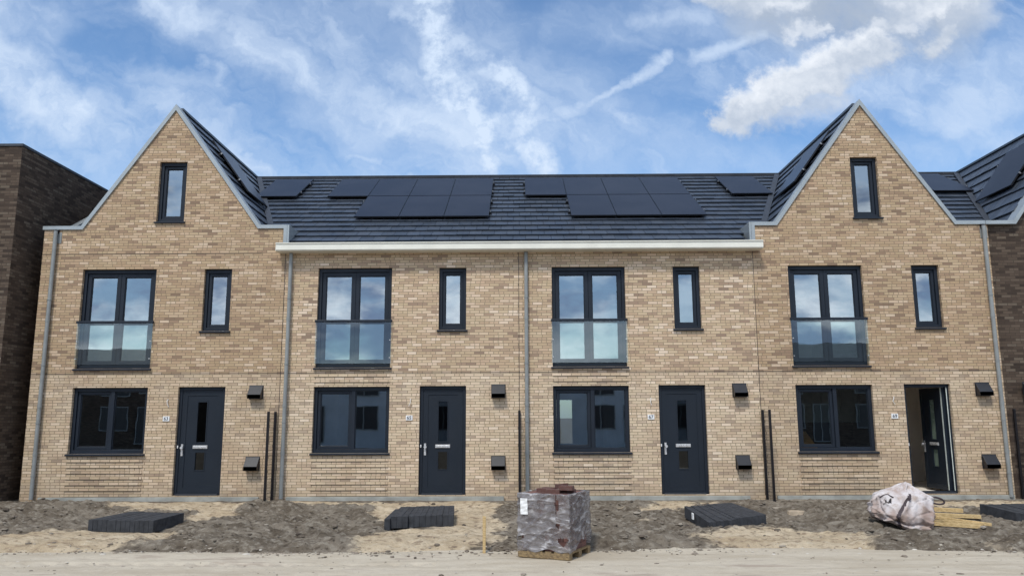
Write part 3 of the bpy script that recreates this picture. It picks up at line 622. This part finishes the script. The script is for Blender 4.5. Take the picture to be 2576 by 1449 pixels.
def house(num, bx, xl, xr, gable=None, darkbrick=False, cope_pts=None, detail=True, label='', dx=(.78, 2.49, 3.58, 4.21, .77, 2.49, 3.17, 4.22), pipe_x=None, through=False, doortext=None, opened=False, wy=0., grp=None):
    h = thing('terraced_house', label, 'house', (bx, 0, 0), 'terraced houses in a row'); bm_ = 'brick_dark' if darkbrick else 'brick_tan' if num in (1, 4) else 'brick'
    j0, j1, s0, s1, g0, g1, d0, d1 = [bx+q for q in dx]
    holes = [(j0, j1, 2.83, 5.13), (s0, s1, 3.68, 5.12), (g0, g1, .93, 2.40), (d0, d1, .015, 2.41)] if detail else []
    top = PAR if gable else EAVE_Z+.02
    regions = [(xl, xr, -.4, min(top, PAR-.02), [])]
    if gable:
        ax, lx, rx, az = gable
        inner = .085; holes = holes+([(ax-.30 if num == 1 else ax-.325, ax+.355 if num == 1 else ax+.305, 6.26, 7.72)] if detail else [])
        sl_ = (az-PAR)/(ax-lx); sr_ = (az-PAR)/(rx-ax)
        # half planes: z <= PAR + sl*(x-lx)
        regions.append((max(lx, xl-.5), rx, PAR-.02, az, [(-sl_, 1, PAR-sl_*lx-.03), (sr_, 1, PAR+sr_*rx-.03)]))
    wl = MB(); facade(wl, regions, holes, wy); reveals(wl, holes, wy, .3); facade(wl, regions, holes, .3, True)
    # side and back walls
    zt = top
    for xx in ((xl,) if num == 1 else (xr,) if num == 4 else ()):
        wl.add([(xx, 0, -.4), (xx, ROOF_BACK, -.4), (xx, ROOF_BACK, 5.6), (xx, RIDGE_Y, RIDGE_Z-.1), (xx, .4, PAR-.2), (xx, 0, zt)], [(0, 1, 2, 3, 4, 5)])
    bh = [(bx+.5, bx+1.9, .75, 2.3)] if through else []
    rw = MB(); facade(rw, [(xl, xr, -.4, 5.6, [])], bh, ROOF_BACK-.5); rw.build('rear_wall', bm_, h)
    if gable:   # parapet side faces above the neighbour's eave
        for xx in (xl, xr): wl.add([(xx, wy, 5.4), (xx, .3, 5.4), (xx, .3, PAR-.02), (xx, wy, PAR-.02)], [(0, 1, 2, 3)])
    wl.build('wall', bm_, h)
    # roof
    rf = MB(); rr = random.Random(num*13)
    def keep(p):
        if gable:
            if p.y < .33: return False
            zz = gable[3]-abs(p.x-gable[0])*(((gable[3]-PAR)/(gable[0]-gable[1])) if p.x < gable[0] else ((gable[3]-PAR)/(gable[2]-gable[0])))
            if zz > p.z+.22: return False
        return True
    x0r, x1r = (xl+.05 if num == 1 else xl), xr
    tiles(rf, (x0r, EAVE_Y-.1, EAVE_Z-.055), (1, 0, 0), slope_v, slope_n, x1r-x0r, SLEN+.1, keep=keep, rnd=rr, tw_g=x0r+30)
    if gable:
        ax, lx, rx, az = gable; az -= .06
        for sx, bxx in ((1, rx), (-1, lx)):
            zb = PAR-.06; e_ = Vector((bxx, 0, zb)); a_ = Vector((ax, 0, az)); Vd = (a_-e_); ln = Vd.length; Vd.normalize(); Ud = Vector((0, 1, 0)); N_ = Vd.cross(Ud)
            if N_.z < 0: N_ = -N_
            def kp(p): return p.z > main_z(p.y)-.25
            tiles(rf, (bxx, .24, zb), Ud, Vd, N_, RIDGE_Y-.1, ln, keep=kp, rnd=rr)
        rf.box(ax-.05, ax+.05, .26, RIDGE_Y+.1, az+.02, az+.075)
    x0c, x1c = x0r, x1r
    rf.add([(x0c, RIDGE_Y, RIDGE_Z+.02), (x1c, RIDGE_Y, RIDGE_Z+.02), (x1c, ROOF_BACK+.1, 5.62), (x0c, ROOF_BACK+.1, 5.62)], [(0, 1, 2, 3)])
    rcap = MB(); rcap.hexa([(x0c, RIDGE_Y-.13, RIDGE_Z-.04), (x1c, RIDGE_Y-.13, RIDGE_Z-.04), (x1c, RIDGE_Y+.13, RIDGE_Z-.04), (x0c, RIDGE_Y+.13, RIDGE_Z-.04), (x0c, RIDGE_Y-.09, RIDGE_Z+.06), (x1c, RIDGE_Y-.09, RIDGE_Z+.06), (x1c, RIDGE_Y+.09, RIDGE_Z+.06), (x0c, RIDGE_Y+.09, RIDGE_Z+.06)])
    ro = rf.build('roof', 'tile', h); rcap.build('ridge_cap', 'ridge', ro)
    if gable:    # valley flashings
        ax, lx, rx, az = gable; vm = MB()
        for bxx, sg in ((rx, 1), (lx, -1)):
            yb = EAVE_Y+(PAR-EAVE_Z)/(RIDGE_Z-EAVE_Z)*(RIDGE_Y-EAVE_Y)
            A = Vector((bxx, yb, PAR+.03)); B = Vector((ax+sg*.03, RIDGE_Y, az-.0)); dd = (B-A).normalized(); side_ = Vector((sg, 0, 0)); side_ = (side_-dd*side_.dot(dd)).normalized(); N_ = dd.cross(side_); N_ = N_ if N_.z > 0 else -N_
            vm.obox(A-side_*.03, side_, dd, N_, .14, (B-A).length-.25, .035)
        vm.build('valley_flashing', 'zinc', ro)
    # panels
    def mp(x_0, s_0, nx_, ln=2.08, wd=1.15):
        for i in range(nx_):
            P0 = Vector((x_0+i*wd, EAVE_Y, EAVE_Z))+slope_v*(SLEN-s_0-ln); panel(h, P0, (1, 0, 0), slope_v, slope_n, wd, ln, first=(i == 0), last=(i == nx_-1))
    def gp(right, y_0, y_1, s_0, s_1):
        ax, lx, rx, az = gable; bxx = rx if right else lx; e_ = Vector((bxx, 0, PAR-.06)); a_ = Vector((ax, 0, az-.06)); Vd = (a_-e_); ln = Vd.length; Vd.normalize(); Ud = Vector((0, 1, 0)); N_ = Vd.cross(Ud); N_ = N_ if N_.z > 0 else -N_
        panel(h, e_+Vd*(ln-s_1)+Ud*y_0, Ud, Vd, N_, y_1-y_0, s_1-s_0)
    if num == 1: mp(-7.40, .62, 1); gp(True, 1.1, 2.6, .62, 2.3)
    if num == 2: mp(-5.37, .66, 4); mp(-5.37+1.15, 2.76, 3)
    if num == 3: mp(.17, .66, 4); mp(.17+1.15, 2.76, 3)
    if num == 4: mp(5.93, .62, 1); gp(False, .55, 2.2, .7, 2.3)
    if num == 5: mp(11.62, .45, 1); gp(False, 1.05, 2.6, .6, 2.27)
    if cope_pts: coping_mesh(cope_pts, .085, -.035+wy*0, .30).build('coping', 'coping', h)
    if not detail:
        vent(h, bx+.42+.0, 2.15); return h
    window(h, 'french', j0, j1, 2.83, 5.13); juliet(h, j0, j1, 2.83, 5.13); window(h, 'slim', s0, s1, 3.68, 5.12); window(h, 'living', g0, g1, .93, 2.40)
    if gable: window(h, 'slim', *holes[-1][:2], 6.26, 7.72)
    door(h, d0, d1, .015, 2.41, opened)
    vx = bx+(4.80 if num != 1 else 4.80); vent(h, vx, 2.145); vent(h, vx-.005, .565)
    number_plate(h, bx+2.945, 1.70, doortext); cable(h, bx+2.96, 2.13, num)
    relief(h, g0, g1, [ROW*k for k in range(0, 14, 2)], bm_); 
    if num in (2, 3): relief(h, g0+.0, g1, [ROW*k for k in (40, 42, 44)])
    ej = MB().box(xl+.001, xr-.001, -.0025, .0, 2.703, 2.716)
    if num == 1: ej.box(xl+.001, -6.0, -.0025, .0, 5.480, 5.490)
    if num in (1, 2, 3): ej.box(xr-.006, xr+.006, -.003, .0, 0, 5.48 if num != 1 else 5.9)
    ej.build('expansion_joint', 'black', h)
    pl = MB(); pl.box(xl+(.45 if num == 1 else .25), xr-(.35 if num != 4 else .05), -.07, -.002, -.30, -.012); pl.build('plinth', 'plinth', h, .006)
    if pipe_x is not None: pipe(h, pipe_x, 6.03 if gable else 5.47, hopper=bool(gable))
    rooms(h, bx, xr-bx, attic=(holes[-1][0]+holes[-1][1])/2 if gable else None, through=through)
    return h
J1, J2, J3 = -5.44, -.02, 5.39
h1 = house(1, -10.92, -11.14, J1, (-8.23, -10.28, -6.07, 9.15), cope_pts=[(-11.17, PAR), (-10.28, PAR), (-8.23, 9.15), (-6.07, PAR), (-5.42, PAR), (-5.42, 5.70)], pipe_x=-10.83, doortext='63',
           dx=(.77, 2.49, 3.61, 4.25, .77, 2.48, 3.175, 4.245), label='light brick house number 63 with pointed gable at the left end of the row')
h2 = house(2, -5.44, J1, J2, None, pipe_x=-5.29, doortext='65', label='light brick house number 65 with long dark tiled roof, right of the left gable')
h3 = house(3, -.02, J2, J3, None, pipe_x=.15, doortext='67', through=True, dx=(.76, 2.45, 3.55, 4.17, .76, 2.47, 3.135, 4.19), label='light brick house number 67 with long dark tiled roof behind the wrapped pallet')
h4 = house(4, 5.41, J3, 10.85, (8.12, 5.94, 10.14, 9.15), cope_pts=[(5.38, 5.70), (5.38, PAR), (5.94, PAR), (8.12, 9.15), (10.14, PAR), (10.80, PAR)], pipe_x=10.72, doortext='69', opened=True,
           dx=(.77, 2.47, 3.60, 4.23, .78, 2.50, 3.205, 4.235), label='light brick house number 69 with pointed gable and its front door standing open')
h5 = house(5, 10.85, 10.86, 16.4, (13.62, 11.46, 15.78, 9.15), darkbrick=True, cope_pts=[(10.81, PAR), (11.46, PAR), (13.62, 9.15), (15.78, PAR), (16.4, PAR)], detail=False, wy=.09, label='dark brown brick house at the right edge beside the open front door')
# parapet cheeks beside the eaves
MB().hexa([(-5.425, -.035, 5.70), (-5.375, -.035, 5.70), (-5.375, .55, 5.70), (-5.425, .55, 5.70), (-5.425, -.035, PAR-.002), (-5.375, -.035, PAR-.002), (-5.375, .75, PAR-.002), (-5.425, .75, PAR-.002)]).build('coping_cheek', 'coping', h1)
MB().hexa([(5.335, -.035, 5.70), (5.385, -.035, 5.70), (5.385, .55, 5.70), (5.335, .55, 5.70), (5.335, -.035, PAR-.002), (5.385, -.035, PAR-.002), (5.385, .75, PAR-.002), (5.335, .75, PAR-.002)]).build('coping_cheek', 'coping', h4)
# verge trim at the left end of the main roof
MB().obox(Vector((-11.13, EAVE_Y, EAVE_Z-.02))+slope_v*.6, (1, 0, 0), slope_v, slope_n, .16, SLEN-.62, .13).build('verge_trim', 'coping', h1)
for hh, xa, xb in ((h2, -5.58, -.02), (h3, -.02, 5.55)):
    g_ = MB(); y0 = -.34
    prof = [(0.0, 5.475), (-.30, 5.475), (-.325, 5.50), (-.325, 5.635), (-.345, 5.64), (-.345, 5.662), (-.29, 5.662), (-.29, 5.52), (0., 5.52)]
    n_ = len(prof); vs = [(xa, *p) for p in prof]+[(xb, *p) for p in prof]; fs = [(i, (i+1) % n_, n_+(i+1) % n_, n_+i) for i in range(n_)]+[tuple(range(n_))[::-1], tuple(range(n_, 2*n_))]
    if xa < -5: g_.box(xa-.001, xa+.01, -.326, 0, 5.478, 5.66)
    g_.add(vs, fs).build('gutter', 'gutter', hh)

# neighbour on the left: big dark block
nb = thing('brick_building', 'large flat-roofed dark brown brick block left of the gabled houses', 'building', (-17, -.5, 0))
MB().box(-24, -11.5, -.55, 14, -.4, 7.93).build('wall', 'brick_dark', nb)
MB().box(-24.02, -11.48, -.57, -.28, 7.935, 7.995).box(-11.80, -11.48, -.279, 14.02, 7.935, 7.995).box(-24, -11.81, -.27, 14, 7.90, 7.95).build('roof_edge', 'zinc', nb)
# houses over the road: what the windows mirror
def mirror_house(name, label, x0, x1, y0, z1, wallm, roofh, k):
    h = thing(name, label, 'house', ((x0+x1)/2, y0, 0)); MB().box(x0, x1, y0-9, y0, -.4, z1).build('wall', wallm, h)
    if roofh: MB().add([(x0, y0+.2, z1-.05), (x1, y0+.2, z1-.05), (x1, y0-4.5, z1+roofh), (x0, y0-4.5, z1+roofh), (x0, y0-9.2, z1-.05), (x1, y0-9.2, z1-.05)], [(0, 1, 2, 3), (3, 2, 5, 4), (0, 3, 4), (1, 5, 2)]).build('roof', 'tile', h)
    n_ = int((x1-x0)/5.4)
    for i in range(n_):
        for (a, b_, c_, d) in ((.8, 2.6, .9, 2.4), (3.3, 4.3, 0, 2.4), (.8, 2.6, 3.2, 4.8), (3.4, 4.2, 3.4, 4.8)):
            if d > z1: continue
            xx = x0+i*5.4+.2; wo_ = MB().box(xx+a, xx+b_, y0-.02, y0+.03, c_, d).build('window', 'counter', h); MB().ring(xx+a-.06, xx+b_+.06, c_-.06, d+.06, .06, y0, y0+.06).box((2*xx+a+b_)/2-.03, (2*xx+a+b_)/2+.03, y0+.031, y0+.06, c_, d).build('window_frame', 'pipe', wo_)
mirror_house('rendered_house', 'white rendered houses over the road, mirrored in the ground-floor windows', -18, 15, -36, 5.0, 'render_white', 0, 1)
mirror_house('mirrored_house', 'dark brick houses over the road, mirrored in the left balcony doors', -46, -19.5, -36, 5.2, 'brick_dark', 1.6, 2)
mirror_house('mirrored_house', 'dark brick houses over the road, mirrored in the right balcony doors', 16.5, 46, -36, 5.3, 'brick_dark', 1.7, 3)

# kitchen seen in house 69
kt = thing('kitchen_unit', 'white kitchen cupboards over a dark worktop behind the window of number 69', 'kitchen', (7.6, 1.7, 0))
for i in range(3): MB().box(7.0+i*.47, 7.0+i*.47+.46, 1.9, 2.25, 1.55, 2.55).build('wall_cupboard', 'kitchen', kt, .005)
MB().box(6.95, 8.45, 1.8, 2.4, .9, .95).build('worktop', 'counter', kt); MB().box(6.95, 8.45, 1.85, 2.4, .1, .9).build('base_cupboard', 'kitchen', kt); MB().box(6.95, 8.45, 2.40, 2.42, .95, 1.55).build('splashback', 'counter', kt)
solo(MB().hexa([(6.3, .9, .95), (6.95, .9, .95), (6.95, 1.3, .95), (6.3, 1.3, .95), (6.32, .95, 1.35), (6.7, .95, 1.35), (6.7, 1.25, 1.35), (6.32, 1.25, 1.35)]), 'tool_case', 'orange case standing inside the window of number 69', 'case', 'orange', (6.6, 1.1, .95))

# trellises at the party walls
def trellis(x, label, zt=1.85):
    tr_ = thing('trellis', label, 'trellis', (x, -.3, -.12), 'narrow black trellises between the front gardens')
    for y in (-.53, -.045): MB().box(x-.026, x+.026, y-.022, y+.022, float(ground_z(x, -.6))-.15, zt).build('post', 'black', tr_, .004)
    mb = MB()
    for k in range(19): z = .0+k*.1; mb.box(x-.003, x+.003, -.51, -.065, z-.003, z+.003)
    for k in range(7): y = -.48+k*.065; mb.box(x-.0065, x-.0035, y-.0025, y+.0025, -.05, zt-.02)
    mb.build('wire_mesh', 'vent', tr_)
trellis(-5.50, 'black two-post trellis between door 63 and the window of number 65'); trellis(-.02, 'black trellis seen edge-on behind the wrapped pallet')
trellis(5.41, 'black two-post trellis between door 67 and the window of number 69'); trellis(10.99, 'black trellis at the far right beside the dark brick wall')

# bundles of concrete kerb slabs
def bundle(q, n_, jit, labels, grp, hgt=.205, push=None):
    LF, RF, RB, LB = [Vector(p) for p in q]; rr = random.Random(int(abs(LF.x)*100)); n_lab = labels
    for i in range(n_):
        a, b_ = i/n_, (i+1)/n_-.012/ n_*2
        dy = rr.uniform(-jit, jit); dzz = rr.uniform(-.006, .006)
        if push: py_, pz_ = push(i); dy += py_; dzz += pz_
        o = Vector((0, dy, dzz)); f0 = LF.lerp(RF, a)+o; f1 = LF.lerp(RF, b_)+o; b1 = LB.lerp(RB, b_)+o; b0 = LB.lerp(RB, a)+o; dn = Vector((0, 0, -hgt))
        mb = MB().hexa([f0+dn, f1+dn, b1+dn, b0+dn, f0, f1, b1, b0]); solo(mb, 'edging_stone', labels, 'edging stone', 'kerb', tuple((f0+f1+b0+b1)/4+dn), grp, .005)
bundle([(-7.46, -3.88, .0), (-6.30, -3.95, -.02), (-6.17, -3.02, .0), (-7.27, -2.80, .01)], 14, .008, 'anthracite concrete slab on edge in the leftmost bundle on the sand', 'slabs in the bundle by door 63')
bundle([(-2.40, -3.45, -.01), (-1.20, -3.30, -.01), (-1.27, -2.32, .045), (-2.37, -2.42, .045)], 12, .006, 'anthracite concrete slab on edge in the bundle left of the upright stake', 'slabs in the bundle by door 65', push=lambda i: (-.13, -.03) if i == 0 else (-.06 if i < 4 else 0, 0))
bundle([(3.22, -3.82, -.07), (4.34, -3.42, -.005), (4.05, -2.25, .075), (3.04, -2.70, .075)], 15, .006, 'anthracite concrete slab on edge in the bundle between pallet and crumpled bag', 'slabs in the bundle by door 67', push=lambda i: (-.03, -.01) if i < 7 else (0, 0))
bundle([(8.90, -3.15, -.02), (10.05, -3.35, -.02), (9.90, -2.30, .05), (8.72, -2.34, .05)], 14, .006, 'anthracite concrete slab on edge in the bundle right of the timber pile', 'slabs in the bundle at the right edge')
solo(MB().hexa([(3.085, -3.22, -.10), (3.095, -3.30, -.10), (3.11, -3.30, -.10), (3.10, -3.22, -.10), (3.085, -3.22, .01), (3.095, -3.30, .0), (3.11, -3.30, .0), (3.10, -3.22, .01)]), 'paper_tag', 'white paper tag on the left end of the slab bundle by door 67', 'tag', 'white', (3.1, -3.26, -.05))
bpy.data.objects['paper_tag'].location.x -= .02

# pallet of pavers in torn film
ang = math.atan2(-.38, .775); PU = Vector((math.cos(ang), math.sin(ang), 0)); PV = Vector((-math.sin(ang), math.cos(ang), 0)); PO = Vector((-.04, -6.02, ROADZ+.004)); PW, PD = .80, .80; ZZ = Vector((0, 0, 1))
pt = thing('pallet', 'wooden pallet under the film-wrapped pavers on the sand road', 'pallet', tuple(PO))
for i in range(3): MB().obox(PO+PV*(i*(PD-.10)/2), PU, PV, ZZ, PW, .10, .022).build('bottom_board', 'pallet', pt)
for i in range(3):
    for j in range(3): MB().obox(PO+PV*(i*(PD-.10)/2)+PU*(j*(PW-.14)/2)+ZZ*.022, PU, PV, ZZ, .14, .10, .06).build('block', 'pallet', pt)
MB().obox(PO-PV*.012+ZZ*.01, PU, PV, ZZ, PW, .011, .078).build('front_board', 'pallet', pt)
for i in range(6): MB().obox(PO+PU*(i*(PW-.1)/5)+ZZ*.082, PU, PV, ZZ, .10, PD, .02).build('deck_board', 'pallet', pt)
pk = thing('paver_pack', 'pack of red-brown pavers wrapped in torn grey film on a pallet', 'paver pack', tuple(PO+ZZ*.104))
pv_ = MB(); z = .104; lay = 0; HT = .885
while z < HT-.05:
    th_ = .0715
    n1_ = 8 if lay % 2 else 4
    for i in range(4 if lay % 2 else 10):
        for j in range(10 if lay % 2 else 4):
            nu, nv = (4, 10) if lay % 2 else (10, 4); cu_, cv_ = (PW-.08)/nu, (PD-.08)/nv
            if 0 < i < nu-1 and 0 < j < nv-1 and z < HT-.2: continue
            pv_.obox(PO+PU*(.04+i*cu_+random.uniform(0, .006))+PV*(.04+j*cv_+random.uniform(0, .006))+ZZ*z, PU, PV, ZZ, cu_-.008, cv_-.008, th_-.003)
    z += th_; lay += 1
TOPZ = z
po_ = pv_.build('pavers', 'paver', pk); po_['kind'] = 'stuff'
# film: sheet around the pack
def ridge0(p, k): return (1-abs(math.sin(p)))**k
film = MB(); NUf, NVf = 200, 60; per = [(0, 0), (PW, 0), (PW, PD), (0, PD)]; lens = [PW, PD, PW, PD]; tot = sum(lens)
def onper(s_):
    s_ = s_ % tot
    for k in range(4):
        if s_ <= lens[k]+1e-9: a, b_ = per[k], per[(k+1) % 4]; t_ = s_/lens[k]; return a[0]+(b_[0]-a[0])*t_, a[1]+(b_[1]-a[1])*t_, k, t_
        s_ -= lens[k]
    return 0, 0, 0, 0
HOLES = [(.61, .66, .035, .075), (.60, .77, .012, .05), (.625, .38, .028, .035), (.70, .17, .075, .055), (.045, .20, .05, .028), (.60, .56, .012, .02)]
vid = {}; vs = []; fs = []
for j in range(NVf+1):
    for i in range(NUf):
        s_ = i/NUf*tot; px_, py_, k, t_ = onper(s_); low = -.03+ (.05*max(0, math.sin((s_-.05)*3.4)) if s_ < PW else (.16*min(1, (s_-PW)*2.2) if s_ < PW+PD else .06)); low += .02*math.sin(s_*17)
        tt = j/NVf; zz = .10+low+(TOPZ+.004-.10-low)*min(1, tt*1.06)
        inset = 0 if tt*1.06 <= 1 else (tt*1.06-1)*1.2
        u_, v_ = px_-PW/2, py_-PD/2; rad = 1.0
        fold = .013*ridge0(s_*5+zz*9+2*math.sin(zz*5), 3)+.012*ridge0(s_*8-zz*13+1.5*math.sin(s_*4), 4)+.008*ridge0(s_*3+zz*26, 3)-.008+random.uniform(-.002, .002)
        nrm = math.hypot(u_, v_); ex = .022+fold; fx = u_/ (PW/2); fy = v_/(PD/2)
        mx_ = max(abs(fx), abs(fy)); sc_ = 1-inset*2
        q = PO+PU*(PW/2+(u_+(ex*fx/mx_ if abs(fx) > .999 or True else 0))*sc_*.975)+PV*(PD/2+(v_+ex*fy/mx_)*sc_*.975)+ZZ*(zz+(.004*math.sin(s_*30) if inset else 0))
        vs.append(q)
for j in range(NVf):
    for i in range(NUf):
        s_ = (i+.5)/NUf*tot; zz = (j+.5)/NVf*.83+.02; bad = False
        if s_ < PW:
            for hx_, hz_, rx_, rz_ in HOLES:
                aa = math.atan2(zz-hz_, s_-hx_); 
                if ((s_-hx_)/rx_)**2+((zz-hz_)/rz_)**2 < 1+.35*math.sin(aa*3+hx_*9): bad = True
        if bad: continue
        a = j*NUf+i; b_ = j*NUf+(i+1) % NUf; fs.append((a, b_, b_+NUf, a+NUf))
film.add(vs, fs); fo_ = film.build('plastic_wrap', 'film', pk, smooth=True)
lb = MB(); c0 = PO+PU*.055-PV*.018+ZZ*.60
nn = 6; vs = []
for j in range(nn+1):
    for i in range(4): vs.append(c0+PU*(.115*i/3-.006*j/nn)+ZZ*(.225*j/nn)-PV*(.012+.006*math.sin(j*2+i*1.3)))
lb.add(vs, [(j*4+i, j*4+i+1, j*4+i+5, j*4+i+4) for j in range(nn) for i in range(3)]).build('paper_label', 'white', fo_)
# loose pavers on top
LP = [(.28, .30, .0, 0., 'red-brown paver lying flat at the left on top of the wrapped pack'), (.46, .22, .0, .25, 'red-brown paver lying askew in the middle on top of the wrapped pack'), (.52, .40, .068, -.5, 'topmost red-brown paver leaning on others on the wrapped pack'), (.64, .36, .0, .1, 'dark paver at the right on top of the wrapped pack'), (.66, .25, .068, .06, 'grey-brown paver stacked at the right on the wrapped pack'), (.30, .45, .0, -.05, 'paver behind the left one on top of the wrapped pack')]
for (a, b_, dzz, rot, lab) in LP:
    U_ = (PU*math.cos(rot)+PV*math.sin(rot)); V_ = (-PU*math.sin(rot)+PV*math.cos(rot)); c0 = PO+PU*a+PV*b_+ZZ*(TOPZ-.012+dzz*.8); tilt = Vector((0, 0, .12 if dzz and rot < 0 else 0))
    solo(MB().obox(c0-U_*.1-V_*.05, (U_+tilt).normalized(), V_, ZZ, .205, .10, .066), 'paver', lab, 'paver', 'paver', tuple(c0), 'loose pavers on the wrapped pack', .004)

# survey stake
sx, sy = -.55, -5.62; gz = float(ground_z(sx, sy)); gz = max(gz, ROADZ)
solo(MB().hexa([(sx-.02, sy-.02, gz-.2), (sx+.02, sy-.02, gz-.2), (sx+.02, sy+.02, gz-.2), (sx-.02, sy+.02, gz-.2), (sx-.022, sy-.02, .255), (sx+.026, sy-.02, .245), (sx+.026, sy+.02, .245), (sx-.022, sy+.02, .255)]), 'wooden_stake', 'thin upright wooden stake in the soil left of the wrapped pallet', 'stake', 'pine', (sx, sy, gz), None, .003)

# big bag
bgx, bgy = 6.83, -3.45; bz = -.28
bag = thing('rubble_bag', 'crumpled dirty white builder bag with dark straps near the open door', 'bag', (bgx, bgy, bz))
NA, NH = 140, 60; vs = []; rr = random.Random(3)
ZB = [0, .09, .28, .47, .62, .68, .76, .84]
LB_, RB_ = [-.46, -.58, -.66, -.60, -.54, -.42, -.20, -.03], [.28, .32, .34, .34, .30, .22, .09, .02]; DB_ = [.42, .48, .50, .44, .36, .24, .10, .015]
def bagdim(z): return np.interp(z, ZB, LB_), np.interp(z, ZB, RB_), np.interp(z, ZB, DB_)
def ridge_(p, k): return (1-abs(math.sin(p)))**k
def bagfold(a, z): return .060*ridge_(1.5*a+2.2*z+.8*math.sin(2*a)+.4, 5)+.045*ridge_(2*a-4.2*z+1.1*math.sin(a+2*z), 7)-.050*ridge_(2.5*a+5.5*z+1.5*math.sin(2*a), 9)+.022*ridge_(6*a+12*z+1.2*math.sin(3*a-3*z), 5)-.018*ridge_(7*a-15*z+2*math.sin(3*a), 6)+.007*math.sin(17*a-13*z+2*math.sin(4*a))
def bagpt(a, t_):
    z = t_*.84; l, r_, d = bagdim(z); ca, sa = math.cos(a), math.sin(a); n_ = 3.0; k = 1/((abs(ca)**n_+abs(sa)**n_)**(1/n_))
    f_ = (bagfold(a, z) if z < .82 else 0)*(1 if z > .06 else .4)-.02
    cx_ = (l+r_)/2; hw = (r_-l)/2
    low = .22*max(0, -ca-.1)*max(0, 1-z/.6)**2
    return Vector((bgx+cx_+(hw+f_)*ca*k, bgy+(d+f_)*sa*k, bz+z+low+.03*math.sin(3*a+1)*t_*(1-t_)))
for j in range(NH+1):
    for i in range(NA): vs.append(bagpt(2*math.pi*i/NA, j/NH))
fs = [(j*NA+i, j*NA+(i+1) % NA, (j+1)*NA+(i+1) % NA, (j+1)*NA+i) for j in range(NH) for i in range(NA)]+[tuple(range(NA))[::-1], tuple(range(NH*NA, NH*NA+NA))]
MB().add(vs, fs).build('bag_body', 'bag', bag, smooth=True)
def strap(pts, wv=.026):
    mb = MB(); vs_ = []
    P_ = [Vector(p) for p in pts]
    for i, p in enumerate(P_):
        d = (P_[min(i+1, len(P_)-1)]-P_[max(0, i-1)]).normalized(); out_ = Vector((p.x-bgx, p.y-bgy, 0)).normalized(); sd_ = d.cross(out_).normalized()
        q = p+out_*.012; vs_ += [q-sd_*wv, q+sd_*wv, q+sd_*wv-out_*.01, q-sd_*wv-out_*.01]
    fs_ = [(i*4+k, i*4+(k+1) % 4, i*4+4+(k+1) % 4, i*4+4+k) for i in range(len(P_)-1) for k in range(4)]+[(0, 1, 2, 3), tuple((len(P_)-1)*4+k for k in (3, 2, 1, 0))]
    mb.add(vs_, fs_).build('strap', 'rubber', bag)
strap([bagpt(R(238+34*(t_**2.0)), .04+t_*.74) for t_ in [k/20 for k in range(21)]], .03); strap([bagpt(R(336)+.03*math.sin(t_*5), .02+t_*.62) for t_ in [k/14 for k in range(15)]], .012)
strap([bagpt(R(200)+t_*.6, .70+.06*math.sin(t_*3)) for t_ in [k/10 for k in range(11)]], .010)
lp = bagpt(R(335), .66); MB().tube([lp+Vector((-.01+.13*(1-math.cos(q_)), -.02, .055*math.sin(q_)-.045*(1-math.cos(q_))*.5)) for q_ in [k*2*math.pi/18 for k in range(19)]], .016, 8).build('lifting_loop', 'rubber', bag)
tp_ = [bagpt(R(214+k*3.2), .66+.05*math.sin(k*1.7)) for k in range(6)]+[bagpt(R(214+(5-k)*3.2), .585+.03*math.sin(k*2.3)) for k in range(6)]
MB().add([p+Vector((0, -.006, 0))+(p-Vector((bgx, bgy, p.z))).normalized()*.006 for p in tp_], [tuple(range(12))]).build('tear', 'scrap', bag)
# timber offcuts
TB = [((7.45, -2.62, -.075), (8.11, -2.86, -.085), .085, .07, 'short pale timber uppermost on the pile right of the bag'), ((7.5, -2.85, -.15), (8.30, -3.08, -.165), .085, .065, 'thick pale timber at the back of the pile right of the bag'), ((7.35, -3.15, -.14), (8.18, -3.60, -.225), .055, .05, 'longest yellow timber batten pointing forward right of the bag'), ((7.2, -3.45, -.225), (7.93, -3.72, -.25), .055, .055, 'lowest yellow timber batten on the soil right of the bag'), ((7.3, -3.3, -.19), (8.05, -3.56, -.22), .045, .045, 'thin yellow batten between the others right of the bag')]
for A, B, wv, hv, lab in TB:
    A, B = Vector(A), Vector(B); d = (B-A).normalized(); sd_ = Vector((d.y, -d.x, 0)).normalized(); n_ = sd_.cross(d); n_ = n_ if n_.z > 0 else -n_
    solo(MB().obox(A-sd_*wv/2+Vector((0, 0, .04)), d, sd_, n_, (B-A).length, wv, hv), 'timber_batten', lab, 'timber', 'pine', tuple(A), 'timber offcuts beside the bag', .003)
# small things on the soil
z_ = float(ground_z(5.35, -2.0)); solo(MB().tube([(5.35, -2.0, z_-.01), (5.35, -2.0, z_+.07)], [.17, .155], 28), 'clay_lid', 'round beige lid lying on the dark soil right of door 67', 'lid', 'clay', (5.35, -2.0, z_))
z_ = float(ground_z(3.0, -3.5)); vs = []
for i in range(9):
    for j in range(4): vs.append((2.78+i*.045, -3.62+j*.07-i*.018, z_+.035+.02*math.sin(i*1.7+j*2.1)-.006*i))
solo(MB().add(vs, [(i*4+j, i*4+j+1, i*4+j+5, i*4+j+4) for i in range(8) for j in range(3)]+[]), 'film_scrap', 'torn dark film scrap on the soil left of the slab bundle by door 67', 'scrap', 'scrap', (3, -3.5, z_)).modifiers.new('solid', 'SOLIDIFY').thickness = .01

for o_ in bpy.data.objects:
    if '_L' in o_: del o_['_L']
S.render.engine = 'CYCLES'
S.cycles.max_bounces = 8; S.cycles.transparent_max_bounces = 16; S.cycles.caustics_reflective = False; S.cycles.caustics_refractive = False
